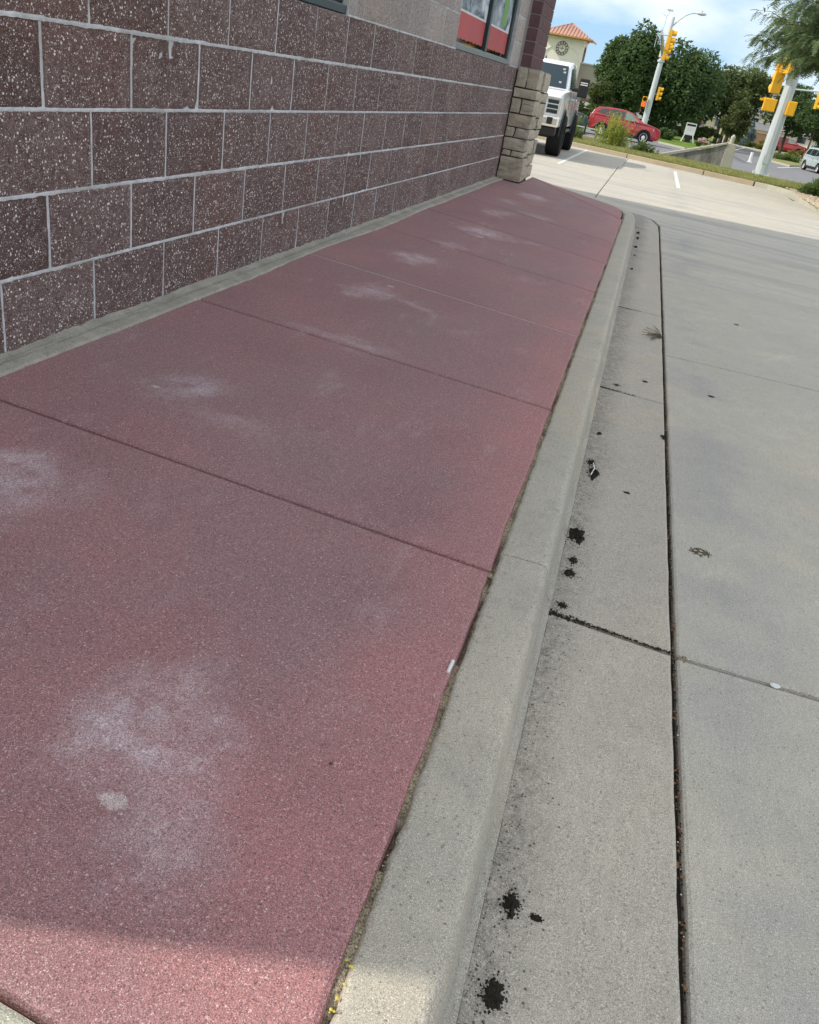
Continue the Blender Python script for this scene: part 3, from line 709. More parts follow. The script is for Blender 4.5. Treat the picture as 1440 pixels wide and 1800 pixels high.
# ================================================================== VEHICLES
def arch(cx,cz,r,zb,n=9):
    """wheel-arch points, rear to front, along the bottom of a body side"""
    a0=math.asin(max(-1,min(1,(zb-cz)/r))); return [(cx-r*math.cos(a0+(PI-2*a0)*k/(n-1)),cz+r*math.sin(a0+(PI-2*a0)*k/(n-1))) for k in range(n)]
def shell(profile,hf,bands=None):
    """closed side profile (x,z) swept across the width; hf(x,z) is half width"""
    m=MB(); n=len(profile); vs=[]
    for s in (1,-1):
        for x,z in profile: vs.append((x,s*hf(x,z),z))
    fs=[tuple(range(n)),tuple(reversed(range(n,2*n)))]
    fs+=[((i+1)%n,i,n+i,n+(i+1)%n) for i in range(n)]
    m.add(vs,fs); return m
def wheel(root,x,y,r,w,side,spokes,rim='alloy',rr=.68):
    m=MB(); m.lathe((x,y,r),(0,side,0),[(r*rr,-w/2),(r*.93,-w/2),(r,-w*.38),(r,w*.38),(r*.93,w/2),(r*rr,w/2),(r*rr*.97,w*.2),(r*rr*.97,-w/2)],32)
    t=m.build('wheel','tyre',root,smooth=False)
    m=MB(); R0=r*rr
    m.lathe((x,y,r),(0,side,0),[(R0,w*.46),(R0*.93,w*.46),(R0*.9,w*.3),(R0*.9,w*.1)],32)
    for k in range(spokes):
        a=2*PI*k/spokes; ca,sa=math.cos(a),math.sin(a)
        def P(rad,t,h): return (x+ca*rad-sa*t,y+side*h,r+sa*rad+ca*t)
        w0=R0*.12; w1=R0*.17
        m.add([P(R0*.1,-w0,w*.42),P(R0*.1,w0,w*.42),P(R0*.95,w1,w*.36),P(R0*.95,-w1,w*.36),P(R0*.1,-w0,w*.3),P(R0*.1,w0,w*.3),P(R0*.95,w1,w*.22),P(R0*.95,-w1,w*.22)],[(0,1,2,3),(0,4,5,1),(1,5,6,2),(3,2,6,7),(0,3,7,4)])
    m.lathe((x,y,r),(0,side,0),[(0.001,w*.46),(R0*.2,w*.44),(R0*.22,w*.3)],16)
    m.build('rim',rim,t)
    m=MB(); m.lathe((x,y,r),(0,side,0),[(0.001,w*.06),(R0*.9,w*.05)],24); m.build('hub_disc','black',t)
def car(name,label,loc,rz,S,paint,cat='car'):
    root=empty(name,label,cat,loc,rz)
    hw=S['w']/2; body=S['body']; gh=S['gh']; zb=S['belt']; zt=max(p[1] for p in gh)
    hb=lambda x,z: hw*(1-.035*max(0,(.55-z)/.3 if z<.55 else 0))*(1-.10*max(0,(abs(x)-S['L']*.40)/(S['L']*.1))**1.0*.8)
    b=shell(body,hb).build('body',paint,root,bevel=.045,seg=4)
    hg=lambda x,z: (hw-.055)-(hw*.20)*max(0,z-zb)/(zt-zb)
    c=shell(gh,hg).build('cabin',paint,root,bevel=.045,seg=4)
    for s in (1,-1):
        for poly,mt in S['win']:
            m=MB(); q=[(x,s*(hg(x,z)+.006),z) for x,z in poly]; q2=[(x,s*(hg(x,z)-.02),z) for x,z in poly]; n=len(q)
            m.add(q+q2,[tuple(range(n)) if s<0 else tuple(reversed(range(n)))]+[(i,(i+1)%n,n+(i+1)%n,n+i) for i in range(n)]); m.build('side_window',mt,root)
        # belt trim
        m=MB(); x0,x1,zz=S['trim']; m.add([(x0,s*(hg(x0,zz)+.02),zz-.012),(x1,s*(hg(x1,zz)+.02),zz-.022),(x1,s*(hg(x1,zz)+.02),zz+.0),(x0,s*(hg(x0,zz)+.02),zz+.014)],[(0,1,2,3)]); m.build('window_trim','chrome',root)
        m=MB(); xm,zm=S['mirror']; m.box(xm-.06,xm+.06,s*(hw+.02)-.09,s*(hw+.02)+.09,zm-.07,zm+.07); m.build('mirror',paint,root,bevel=.03)
        for x in S['handles']:
            m=MB(); m.box(x-.09,x+.09,s*(hw+.012)-.014,s*(hw+.012)+.014,S['hz']-.014,S['hz']+.014); m.build('door_handle',paint,root)
        m=MB(); a0,a1=S['axles']; rr_=S['wr']*1.2
        m.box(a0+rr_,a1-rr_,s*(hw-.01)-.02,s*(hw-.01)+.02,.24,.40); m.build('sill_cladding','black',root,bevel=.01)
        for x in S['axles']:
            q=[(x+math.cos(a)*rr_,s*(hw-.012),S['wr']+math.sin(a)*rr_) for a in [R(-12)+R(204)*k/14 for k in range(15)]]; m=MB(); m.tube(q,.035,6); m.build('arch_trim','black',root)
        for x,z0,z1 in S['doors']:
            m=MB(); m.box(x-.004,x+.004,s*(hw+.002)-.003,s*(hw+.002)+.003,z0,z1); m.build('door_seam','black',root)
        for key,mt in (('head','lamp'),('tail','redlamp')):
            if key in S:
                x0,x1,y0,y1,z0,z1=S[key]; m=MB(); sx=1 if x1>0 else -1
                m.add([(x0,s*y1,z0+.02),(x1,s*y0,z0),(x1-.02*sx,s*y0,z1-.03),(x0,s*(y1-.01),z1),(x0-.1*sx,s*(y1-.05),z0),(x0-.1*sx,s*y0*.9,z1-.05)],[(0,1,2,3),(0,3,4),(3,2,5)]); m.build('headlight' if key=='head' else 'tail_light',mt,root)
        for x in S['axles']: wheel(root,x,s*(hw-S['tw']/2-.005),S['wr'],S['tw'],s,S['spokes'])
    for (xa,za),(xb,zb2),mt,nm in S['screens']:
        d=Vector((za-zb2,0,xb-xa)).normalized(); d=d if (d.x>0)==(nm=='windscreen') else -d
        m=MB(); pts=[(xa,hg(xa,za)-.06,za),(xa,-hg(xa,za)+.06,za),(xb,-hg(xb,zb2)+.06,zb2),(xb,hg(xb,zb2)-.06,zb2)]
        m.add([tuple(Vector(p)+d*.012) for p in pts]+[tuple(Vector(p)-d*.02) for p in pts],[(0,1,2,3),(0,4,5,1),(2,6,7,3),(0,3,7,4),(1,5,6,2)]); m.build(nm,mt,root)
    g=S['grille']; m=MB(); m.box(*g); m.build('grille','black',root,bevel=.01)
    m=MB(); m.box(S['body'][0][0]*.9,S['L']*.44,-hw+.12,hw-.12,.2,.5); m.build('underbody','black',root)
    for x in S['axles']:
        m=MB(); m.box(x-S['wr']*1.05,x+S['wr']*1.05,-hw+.03,hw-.03,.25,S['wr']*2+.02); m.build('wheel_well','black',root)
    return root
def suv_spec():
    wr=.36; ar=.42
    body=[(-2.15,.34)]+arch(-1.35,wr,ar,.30)+arch(1.34,wr,ar,.30)+[(2.12,.27),(2.27,.36),(2.33,.58),(2.31,.78),(2.20,.93),(1.9,1.03),(1.5,1.10),(1.1,1.15),(-1.9,1.20),(-2.12,1.16),(-2.2,.95),(-2.19,.60),(-2.22,.50)]
    gh=[(1.25,1.08),(.38,1.57),(.05,1.64),(-.4,1.68),(-1.2,1.66),(-1.75,1.60),(-2.0,1.42),(-2.14,1.13)]
    win=[([(.86,1.17),(.98,1.13),(.12,1.15),(.02,1.19),(.0,1.55),(.26,1.55)][0:1]+[(.36,1.49),(.12,1.57),(-.02,1.58),(-.02,1.16)],'glassl'),([(-.08,1.16),(-.08,1.58),(-.5,1.60),(-1.0,1.59),(-1.0,1.19)],'glass'),([(-1.06,1.20),(-1.06,1.585),(-1.5,1.55),(-1.88,1.30)],'glass')]
    return dict(L=4.52,w=1.84,body=body,gh=gh,belt=1.1,win=win,trim=(-1.85,.85,1.165),mirror=(.62,1.14),handles=(-.35,-1.05),hz=1.0,doors=[(.75,.4,1.1),(-.05,.36,1.15),(-1.03,.62,1.18)],head=(1.86,2.27,.55,.90,.78,.94),tail=(-1.98,-2.21,.62,.915,.93,1.18),axles=(-1.35,1.34),wr=wr,tw=.235,spokes=7,screens=[((1.13,1.15),(.45,1.535),'glass','windscreen'),((-2.1,1.22),(-1.93,1.50),'glass','rear_window')],grille=(2.2,2.325,-.5,.5,.40,.62))
def van_spec():
    s=suv_spec(); wr=.34; ar=.40
    s.update(L=4.9,w=1.95,body=[(-2.4,.30)]+arch(-1.5,wr,ar,.28)+arch(1.5,wr,ar,.28)+[(2.2,.25),(2.38,.36),(2.42,.58),(2.36,.78),(2.15,.92),(1.75,1.06),(1.5,1.12),(-2.2,1.16),(-2.42,1.0),(-2.45,.5)],
      gh=[(1.75,1.04),(.75,1.62),(.4,1.72),(-.4,1.76),(-1.6,1.74),(-2.1,1.66),(-2.35,1.12)],
      win=[([(1.1,1.16),(.62,1.55),(.1,1.62),(.1,1.14)],'glass'),([(.02,1.14),(.02,1.62),(-1.1,1.64),(-1.1,1.16)],'glass'),([(-1.18,1.16),(-1.18,1.64),(-1.95,1.58),(-2.1,1.2)],'glass')],
      trim=(-2.0,1.1,1.12),mirror=(.9,1.12),handles=(-.2,-.4),doors=[(1.0,.4,1.05),(.06,.36,1.12),(-1.14,.5,1.12)],head=(1.95,2.37,.55,.95,.68,.86),tail=(-2.3,-2.44,.7,.96,.8,1.3),axles=(-1.5,1.5),wr=wr,
      screens=[((1.62,1.12),(.82,1.585),'glass','windscreen'),((-2.33,1.2),(-2.16,1.6),'glass','rear_window')],grille=(2.3,2.42,-.5,.5,.52,.68))
    return s
# red crossover on the street; +x is its nose
car('parked_car','metallic red compact crossover driving past behind the tall yellow-green weeds',(-.15,59.0,-.565),R(3),suv_spec(),'rpaint')
car('parked_car','dark blue-black car mostly hidden between the white truck and the red crossover',(-4.7,58.6,-.565),R(4),suv_spec(),'dpaint')
van=car('minivan','silver blue minivan facing the camera at the right edge beyond the grey signal pole',(13.55,67.6,-.56),R(-78),van_spec(),'spaint','minivan'); van.scale=(.86,.86,.86)
car('parked_car','dark red vehicle parked under the trees behind the silver minivan',(15.8,108,-.44),R(3),suv_spec(),'rpaint')
car('parked_car','small red car far behind the white real-estate style sign',(5.2,104,-.45),R(5),suv_spec(),'rpaint')

def truck():
    root=empty('pickup_truck','lifted white pickup truck parked nose-out behind the stone pillar','pickup truck',(-1.50,27.35,ZL),R(-88.6))
    hw=1.04; wr=.53; ar=.64; ax=(-1.95,2.02)
    body=[(-3.05,.80)]+arch(ax[0],wr,ar,.72)+[(-.9,.70)]+arch(ax[1],wr,ar,.72)+[(2.85,.86),(3.08,.92),(3.10,1.30),(3.05,1.50),(2.7,1.60),(1.35,1.66),(-3.05,1.64)]
    b=shell(body,lambda x,z: hw-(.10*max(0,(x-2.7)/.4) if x>2.7 else 0)-.03*max(0,z-1.3)).build('body','wpaint',root,bevel=.05,seg=3)
    for p in b.data.polygons: p.use_smooth=True
    gh=[(1.45,1.60),(.65,2.26),(.35,2.36),(-.4,2.39),(-1.0,2.36),(-1.25,2.25),(-1.42,1.60)]
    hg=lambda x,z: .97-.17*max(0,z-1.6)/.8
    c=shell(gh,hg).build('cab','wpaint',root,bevel=.05,seg=3)
    for p in c.data.polygons: p.use_smooth=True
    for s in (1,-1):
        for poly in ([(1.05,1.70),(.62,2.10),(.5,2.20),(.05,2.24),(.05,1.68)],[(-.03,1.68),(-.03,2.24),(-.95,2.22),(-1.1,1.68)]):
            m=MB(); q=[(x,s*(hg(x,z)+.007),z) for x,z in poly]; q2=[(x,s*(hg(x,z)-.03),z) for x,z in poly]; n=len(q)
            m.add(q+q2,[tuple(range(n)) if s<0 else tuple(reversed(range(n)))]+[(i,(i+1)%n,n+(i+1)%n,n+i) for i in range(n)]); m.build('side_window','glass',root)
        # door seams and handles
        for x in (1.12,.0,-1.2):
            m=MB(); m.box(x-.006,x+.006,s*(hw-.002)-.004,s*(hw-.002)+.004,.8,1.58); m.build('door_seam','black',root)
        for x in (.2,-.95):
            m=MB(); m.box(x-.11,x+.11,s*(hw+.02)-.02,s*(hw+.02)+.02,1.42,1.47); m.build('door_handle','wpaint',root,bevel=.01)
        # tow mirror
        m=MB(); m.box(1.02,1.14,s*1.03-.02 if s>0 else -1.32,1.32 if s>0 else -1.01,1.66,1.76); m.box(.98,1.15,min(s*1.18,s*1.46),max(s*1.18,s*1.46),1.54,2.02)
        mr=m.build('mirror','black',root,bevel=.03)
        for z in (1.86,1.91): 
            m=MB(); m.box(1.151,1.156,min(s*1.22,s*1.42),max(s*1.22,s*1.42),z-.014,z+.014); m.build('mirror_stripe','lamp',mr)
        # headlight: chrome C frame with stacked dark lamps
        y0,y1=sorted((s*.60,s*.98)); h=MB(); 
        ya,yb=sorted((s*.93,s*.99)); h.box(2.97,3.105,ya,yb,1.00,1.46)
        yc,yd=sorted((s*.60,s*.93)); h.box(3.0,3.12,yc,yd,1.00,1.05); h.box(3.0,3.12,yc,yd,1.41,1.46)
        hd=h.build('headlight','chrome',root,bevel=.015)
        for k in range(3):
            m=MB(); yc,yd=sorted((s*.63,s*.92)); m.box(3.02,3.115,yc,yd,1.065+.115*k,1.155+.115*k); m.build('lamp_cell','glass',hd,bevel=.01)
        m=MB(); ye,yf=sorted((s*.70,s*.86)); m.box(3.05,3.215,ye,yf,.80,1.0-.03); m.build('fog_recess','black',root,bevel=.02)
        for x in ax: wheel(root,x,s*(hw-.10),wr,.40,s,8,'black',.56)
        # flares
        for x in ax:
            m=MB(); P=[(x+math.cos(a)*.64,s*(hw+.005),wr+math.sin(a)*.64) for a in [PI*k/12 for k in range(13)]]; m.tube(P,.028,6); m.build('arch_flare','black',root)
        m=MB(); m.tube([(-1.2,s*1.0,.60),(1.2,s*1.0,.60)],.05,8); m.build('step_bar','black',root)
    # windscreen
    m=MB(); d=Vector((.66,0,.8)).normalized(); pts=[(1.36,.86,1.70),(1.36,-.86,1.70),(.70,-.76,2.245),(.70,.76,2.245)]
    m.add([tuple(Vector(p)+d*.016) for p in pts]+[tuple(Vector(p)-d*.02) for p in pts],[(0,1,2,3),(0,4,5,1),(2,6,7,3),(0,3,7,4),(1,5,6,2)]); ws=m.build('windscreen','glass',root)
    for y,z in ((.66,2.14),(.70,2.06),(.66,1.80)):
        x=1.36-(z-1.70)/.545*.66; m=MB(); c=Vector((x,y,z))+d*.022; m.box(c.x-.004,c.x+.004,y-.035,y+.035,c.z-.03,c.z+.03); m.build('sticker','lamp',ws)
    g=MB(); g.box(3.0,3.125,-.58,.58,1.0,1.50); gr=g.build('grille','black',root,bevel=.02)
    for k in range(4): m=MB(); m.box(3.12,3.145,-.57,.57,1.05+.11*k,1.09+.11*k); m.build('grille_bar','chrome',gr,bevel=.008)
    m=MB(); m.box(3.146,3.165,-.30,.30,1.18,1.32); m.build('grille_badge_bar','redlamp',gr,bevel=.01)
    m=MB(); m.box(2.75,3.20,-1.03,1.03,.74,1.00-.005); m.build('front_bumper','chrome',root,bevel=.05,seg=3)
    m=MB(); m.box(2.7,3.12,-.98,.98,.52,.735); m.build('air_dam','black',root,bevel=.04)
    m=MB(); m.box(-3.2,-3.0,-1.0,1.0,.75,.95); m.build('rear_bumper','chrome',root,bevel=.03)
    m=MB(); m.box(-2.9,2.6,-.8,.8,.45,.9); m.build('chassis','black',root)
    m=MB(); m.add([(.25,-.02,2.38),(.25,.02,2.38),(.05,.02,2.38),(.05,-.02,2.38),(.07,0,2.47)],[(0,1,4),(1,2,4),(2,3,4),(3,0,4)]); m.build('antenna_fin','black',root)
    return root
truck()

# ================================================================== TRAFFIC SIGNALS
def signal_head(parent,x,y,z,face,n=3,lit=None,k=1.0,name='signal_head'):
    """n-section head, bottom centre at (x,y,z); face = horizontal angle the visors point to"""
    d=Vector((math.cos(face),math.sin(face),0)); s=Vector((-d.y,d.x,0)); h=.36*k
    m=MB(); c=Vector((x,y,z))
    def bx(m,a0,a1,b0,b1,z0,z1):
        vs=[c+d*a+s*b_+Vector((0,0,zz)) for zz in (z0,z1) for a,b_ in ((a0,b0),(a1,b0),(a1,b1),(a0,b1))]
        m.add(vs,[(0,3,2,1),(4,5,6,7),(0,1,5,4),(1,2,6,5),(2,3,7,6),(3,0,4,7)])
    for q in range(n): bx(m,-.10*k,.10*k,-.17*k,.17*k,q*h+.006,q*h+h-.006)
    bx(m,-.08*k,.08*k,-.14*k,.14*k,0,n*h)
    hd=m.build(name,'yellow',parent,bevel=.01)
    for q in range(n):
        cz=Vector((0,0,q*h+h/2)); m=MB(); vs=[];N=12
        for i in range(N+1):
            a=R(-60)+R(300)*i/N; rad=.155*k
            pt=s*math.cos(a-R(0))*rad+Vector((0,0,1))*math.sin(a)*rad
            vs+= [c+cz+d*.10*k+pt,c+cz+d*(.36-.05*(i in(0,N)))*k+pt]
        m.add(vs,[(2*i,2*i+2,2*i+3,2*i+1) for i in range(N)]); m.build('visor','yellow',hd)
        m=MB(); m.lathe(c+cz,d,[(.001,.115*k),(.14*k,.105*k)],16); m.build('lens','litred' if lit==q else 'black',hd)
    return hd
t=NT('lit_red_lens',.4); t.b.inputs['Emission Color'].default_value=(1,.06,.02,1); t.b.inputs['Emission Strength'].default_value=1.6; M['litred']=t.out((.5,.02,.01))
# near pole (only its lower part shows under the locust branches)
p=empty('signal_pole','thick grey steel signal pole with yellow pedestrian boxes standing on the verge','traffic signal',(6.16,35.3,-.16))
m=MB(); m.tube([(0,0,.02),(0,0,3.2),(0,0,7.2)],[.235,.20,.15],12); m.build('pole','galv',p)
m=MB(); m.box(-.32,.32,-.32,.32,-.05,.05); m.box(-.28,.28,-.28,.28,.05,.09); bp=m.build('base_plate','galv',p,bevel=.01)
for sx in (-1,1):
    for sy in (-1,1): m=MB(); m.tube([(sx*.25,sy*.25,.05),(sx*.25,sy*.25,.17)],.03,6); m.build('anchor_bolt','galv',bp)
m=MB(); m.box(-.10,.10,-.235,-.2,.45,.75); m.build('hand_hole_cover','galv',p)
def pedbox(x0,x1,y0,y1,z0,z1,nm='pedestrian_signal'):
    m=MB(); m.box(x0,x1,y0,y1,z0,z1); o=m.build(nm,'yellow',p,bevel=.025); 
    m=MB(); m.box(x0+.03,x1-.03,y1,y1+.02,z0+.03,z1-.03); m.build('dark_face','black',o)
    m=MB(); m.box(x0-.02,x1+.02,y1+.021,y1+.20,z1-.03,z1+.02); m.build('hood','yellow',o); return o
pedbox(-.70,-.26,-.10,.14,2.13,2.54); pedbox(.10,.40,-.32,-.10,2.10,2.56)
m=MB(); m.box(-.86,-.70,-.03,.05,2.44,2.52); m.build('bracket','yellow',p)
m=MB(); m.tube([(-.45,0,2.54),(-.45,0,2.70),(-.05,0,2.70)],.025,6); m.tube([(.2,-.2,2.50),(0,0,2.50)],.03,6); m.build('bracket','galv',p)
signal_head(p,-.47,0,2.72,R(100),3,k=1.0); 
signal_head(p,-.36,-.25,3.35,R(60),3,k=.95)
m=MB(); m.tube([(0,0,5.6),(6,12,6.3)],[.11,.06],8); m.build('mast_arm','galv',p)
# far pole with luminaire and foreshortened mast arm
p=empty('signal_pole','tall slim signal pole with curved street-light arm rising behind the red crossover','traffic signal',(.82,70,-.56))
m=MB(); m.tube([(0,0,0),(0,0,4.6),(.06,0,7.9)],[.24,.19,.11],12); m.build('pole','galv',p)
m=MB(); m.tube([(.0,0,5.05),(.0,0,5.2)],.26,12); m.tube([(.0,0,5.35),(.0,0,5.75)],.25,12); m.box(-.05,.32,-.30,.1,5.3,5.9); m.build('arm_clamp','galv',p,bevel=.01)
m=MB(); m.tube([(.06,0,7.25),(.45,0,7.75),(.85,0,8.12),(1.25,0,8.30),(1.6,0,8.34)],[.05,.045,.04,.04,.035],8); m.build('luminaire_arm','galv',p)
m=MB(); m.lathe((1.62,0,8.35),(1,0,-.02),[(.03,-.1),(.09,0),(.12,.25),(.08,.5),(.01,.58)],10); lu=m.build('luminaire','galv',p,smooth=True)
m=MB(); m.tube([(1.85,0,8.46),(1.85,0,8.56)],.05,8); m.build('photocell','galv',lu)
ma=[(.0,-.2,5.55),(-.10,-6,5.85),(-.12,-12,5.95)]
m=MB(); m.tube(ma,[.15,.12,.09],8); m.build('mast_arm','galv',p)
for dy,dx,dz,f in ((-12,.38,5.15,R(0)),(-5.0,.20,4.95,R(0))):
    signal_head(p,dx,dy,dz,f,3,k=1.0)
    m=MB(); m.tube([(-.1,dy,5.9),(dx,dy,5.9)],.03,6); m.build('hanger','galv',p)
m=MB(); m.box(-.42,-.40,-10.6,-9.9,5.3,6.1); m.box(-.30,-.28,-8.6,-8.0,5.6,6.5); m.build('sign_back','galv',p)
signal_head(p,.42,0,2.62,R(0),3,k=.82); m=MB(); m.tube([(.15,0,3.0),(.42,0,3.0)],.03,6); m.build('hanger','galv',p)
signal_head(p,-.40,-.3,2.05,R(-88),2,lit=0,k=.95); m=MB(); m.tube([(-.3,-.2,2.4),(0,0,2.4)],.03,6); m.build('hanger','galv',p)
m=MB(); m.tube([(-.12,-12,6.0),(-.10,-12,6.9)],.018,6); rg=[(-.16+.17*math.cos(a),-12,7.02+.17*math.sin(a)) for a in [2*PI*k/16 for k in range(17)]]; m.tube(rg,.012,5,cap=False); m.box(-.14,.18,-12.08,-11.92,7.12,7.20); m.build('camera_mast','galv',p)
# mast arm coming in from the right beyond the locust tree
p=empty('signal_pole','partly visible mast arm with a signal hanging beside the locust leaves at the right edge','traffic signal',(18,75,-.56))
m=MB(); m.tube([(0,0,0),(0,0,6)],[.22,.16],10); m.build('pole','galv',p)
m=MB(); m.tube([(0,0,5.4),(-3.5,0,5.3),(-7.1,0,5.05)],[.12,.09,.05],8); m.build('mast_arm','galv',p)
signal_head(p,-5.25,-.1,4.0,R(-20),3)

# ================================================================== WING WALL, LOW WALL
ww=empty('wing_wall','stained concrete wedge wall sloping up to a square end post on the verge','wall',(0,36,0))
def prism(poly,y0,y1):
    m=MB(); n=len(poly); m.add([(x,y0,z) for x,z in poly]+[(x,y1,z) for x,z in poly],[tuple(range(n)),tuple(reversed(range(n,2*n)))]+[(i+1 if i<n-1 else 0,i,n+i,n+(i+1)%n) for i in range(n)]); return m
prism([(2.2,-.5),(4.72,-.5),(4.72,.62),(2.35,-.20)],0,.26).build('panel','wing',ww)
prism([(2.25,-.20),(4.72,.655),(4.72,.73),(2.25,-.12)],-.05,.31).build('coping','pale',ww,bevel=.012)
prism([(4.724,-.5),(5.16,-.5),(5.07,.72),(4.724,.72)],-.02,.34).build('end_post','pale',ww,bevel=.015)
m=MB(); m.tube([(4.88,.15,.71),(4.88,.15,.95),(4.90,.15,1.03)],[.085,.085,.03],10); m.build('post_cap_pipe','pale',ww,smooth=False)
lw=empty('low_wall','low tan concrete wall at the back of the verge beside the white truck','wall',(0,36.3,0))
prism([(-3.4,-.4),(.35,-.4),(.30,.02),(-3.4,.12)],0,.22).build('panel','farkerb',lw,bevel=.015)
for x in (-2.6,-1.6,-.65): 
    m=MB(); m.box(x-.03,x+.03,.08,.14,.05,.42); m.build('rail_post','black',lw)
m=MB(); m.tube([(-3.2,.11,.36),(.0,.11,.30)],.022,6); m.build('rail','galv',lw)

# ================================================================== CLOCK TOWER BUILDING
ct=empty('clock_tower_building','cream stucco clock tower with terracotta hip roof and lower taupe wing','building',(0,95,-.5))
m=MB(); m.box(-11.35,-7.45,0,4.2,0,6.85); tw=m.build('tower','stucco',ct)
# arched relief band round the clock
P=[(-9.4+1.75*math.cos(a),-.03,5.15+.95*math.sin(a)) for a in [PI*k/20 for k in range(21)]]
m=MB(); m.tube([(-11.15,-.03,3.2)]+P[::-1]+[(-7.65,-.03,3.2)],.035,6); m.build('arch_relief','stucco',tw)
m=MB(); m.box(-11.45,-7.35,-.12,4.3,6.83,7.0); m.build('cornice','trim',tw)
rf=MB(); a=[(-12.0,-.75,6.98),(-6.75,-.75,6.98),(-6.75,4.9,6.98),(-12.0,4.9,6.98)]; t_=[(-9.3,2.0,8.25),(-9.1,2.2,8.25)]
rf.add(a+t_,[(0,1,5,4),(1,2,5),(2,3,4,5),(3,0,4),(3,2,1,0)]); rf=rf.build('roof','roof',tw)
for k in range(15):        # tile ribs on the slopes we see
    x=-11.8+k*.345; tt=min(1,(1-abs(x+9.35)/2.7)); m=MB(); m.tube([(x,-.75,7.01),(x+(-9.2-x)*tt*.0,-.75+2.75*tt,7.01+1.27*tt)],.05,5); m.build('tile_rib','roof',rf)
m=MB(); m.box(-12.05,-6.7,-.8,-.7,6.86,6.99); m.box(-6.72,-6.66,-.69,4.9,6.86,6.99); m.build('eave','trim',tw)
def clock(cx,cy,cz,ax,r=.60):
    m=MB(); n=32; d=Vector(ax); s=Vector((d.y,-d.x,0)) if abs(d.z)<.5 else Vector((1,0,0)); u=Vector((0,0,1)); c=Vector((cx,cy,cz))
    for rr in (r,r*.62): m.tube([c+s*math.cos(2*PI*k/n)*rr+u*math.sin(2*PI*k/n)*rr for k in range(n+1)],.022,5,cap=False)
    ck=m.build('clock','clockblack',tw)
    for k in range(12):
        a=2*PI*k/12; m=MB(); m.tube([c+(s*math.cos(a)+u*math.sin(a))*r*.70,c+(s*math.cos(a)+u*math.sin(a))*r*.93],.05,4); m.build('hour_mark','clockblack',ck)
    for a,l in ((R(90),.55),(R(0),.45),(R(180),.40),(R(270),.3)): m=MB(); m.tube([c,c+(s*math.cos(a)+u*math.sin(a))*r*l],.02,4); m.build('hand','clockblack',ck)
M['clockblack']=simple('clock_bronze',(.07,.055,.045),.5,.4)
clock(-9.5,-.06,5.85,(0,-1,0)); clock(-7.38,2.0,5.7,(1,0,0),.7)
m=MB(); m.box(-7.44,6,1.2,9,1.9,4.85); m.build('wing','stucco2',ct)
m=MB(); m.box(-7.44,6.05,1.1,9.0,4.86,4.98); m.build('parapet_cap','grey',ct)
m=MB(); m.box(-7.6,6,1.15,8.9,.7,1.88); m.build('brick_band','brown',ct)
m=MB(); m.box(-8.0,6,-.6,1.0,1.0,1.55); m.build('canopy','grey',ct)
m=MB(); m.box(-7.5,6,1.4,8.8,0,.69); m.build('dark_shopfront','glass',ct)
for x in (-7.2,-3.9,-.6): m=MB(); m.box(x-.15,x+.15,-.5,-.2,0,.99); m.build('column','brown',ct)

# ================================================================== HOUSES
def house(name,label,x,y,w,d,h,rise,rz,mat,wing=None):
    o=empty(name,label,'house',(x,y,-.5),rz)
    m=MB(); m.box(-w/2,w/2,0,d,0,h); b_=m.build('wall',mat,o)
    m=MB(); e=.4; a=[(-w/2-e,-e,h),(w/2+e,-e,h),(w/2+e,d+e,h),(-w/2-e,d+e,h)]
    m.add(a+[(-w*.3,d/2,h+rise),(w*.3,d/2,h+rise)],[(0,1,5,4),(1,2,5),(2,3,4,5),(3,0,4),(3,2,1,0)]); m.build('roof','shingle',o)
    for wx,wz,ww_,wh in ((-w*.25,h*.62,1.1,1.0),(w*.2,h*.62,1.1,1.0)):
        f=MB(); f.box(wx-ww_/2-.08,wx+ww_/2+.08,-.06,-.002,wz-.08,wz+wh+.08); f=f.build('window','grey',o)
        m=MB(); m.box(wx-ww_/2,wx+ww_/2,-.075,-.061,wz,wz+wh); m.build('pane','glass',f)
    if wing:
        wx,ww_,wh,wr_=wing
        m=MB(); m.box(wx-ww_/2,wx+ww_/2,-4,-.01,0,wh); m.build('garage_wall',mat,o)
        m=MB(); m.add([(wx-ww_/2-.3,-4.3,wh),(wx+ww_/2+.3,-4.3,wh),(wx+ww_/2+.3,-.08,wh+wr_),(wx-ww_/2-.3,-.08,wh+wr_)],[(0,1,2,3)]); m.build('garage_roof','shingle',o)
        m=MB(); m.box(wx+.1,wx+ww_/2-.3,-4.06,-4.001,.05,wh*.8); m.build('garage_door','brown',o)
    return o
house('house','pale two-storey house with grey shingle roof seen left of the near signal pole',16.6,146,6.2,7,4.0,1.2,R(-5),'house',(-1.5,5.0,2.0,1.0))
house('house','cream single-storey house between the tree trunks behind the white sign',8.2,128,5,6,2.4,1.3,0,'house')
house('house','whitish long house glimpsed behind the dark tree trunks at the right',23.5,132,12,7,2.1,1.2,R(-6),'housew')

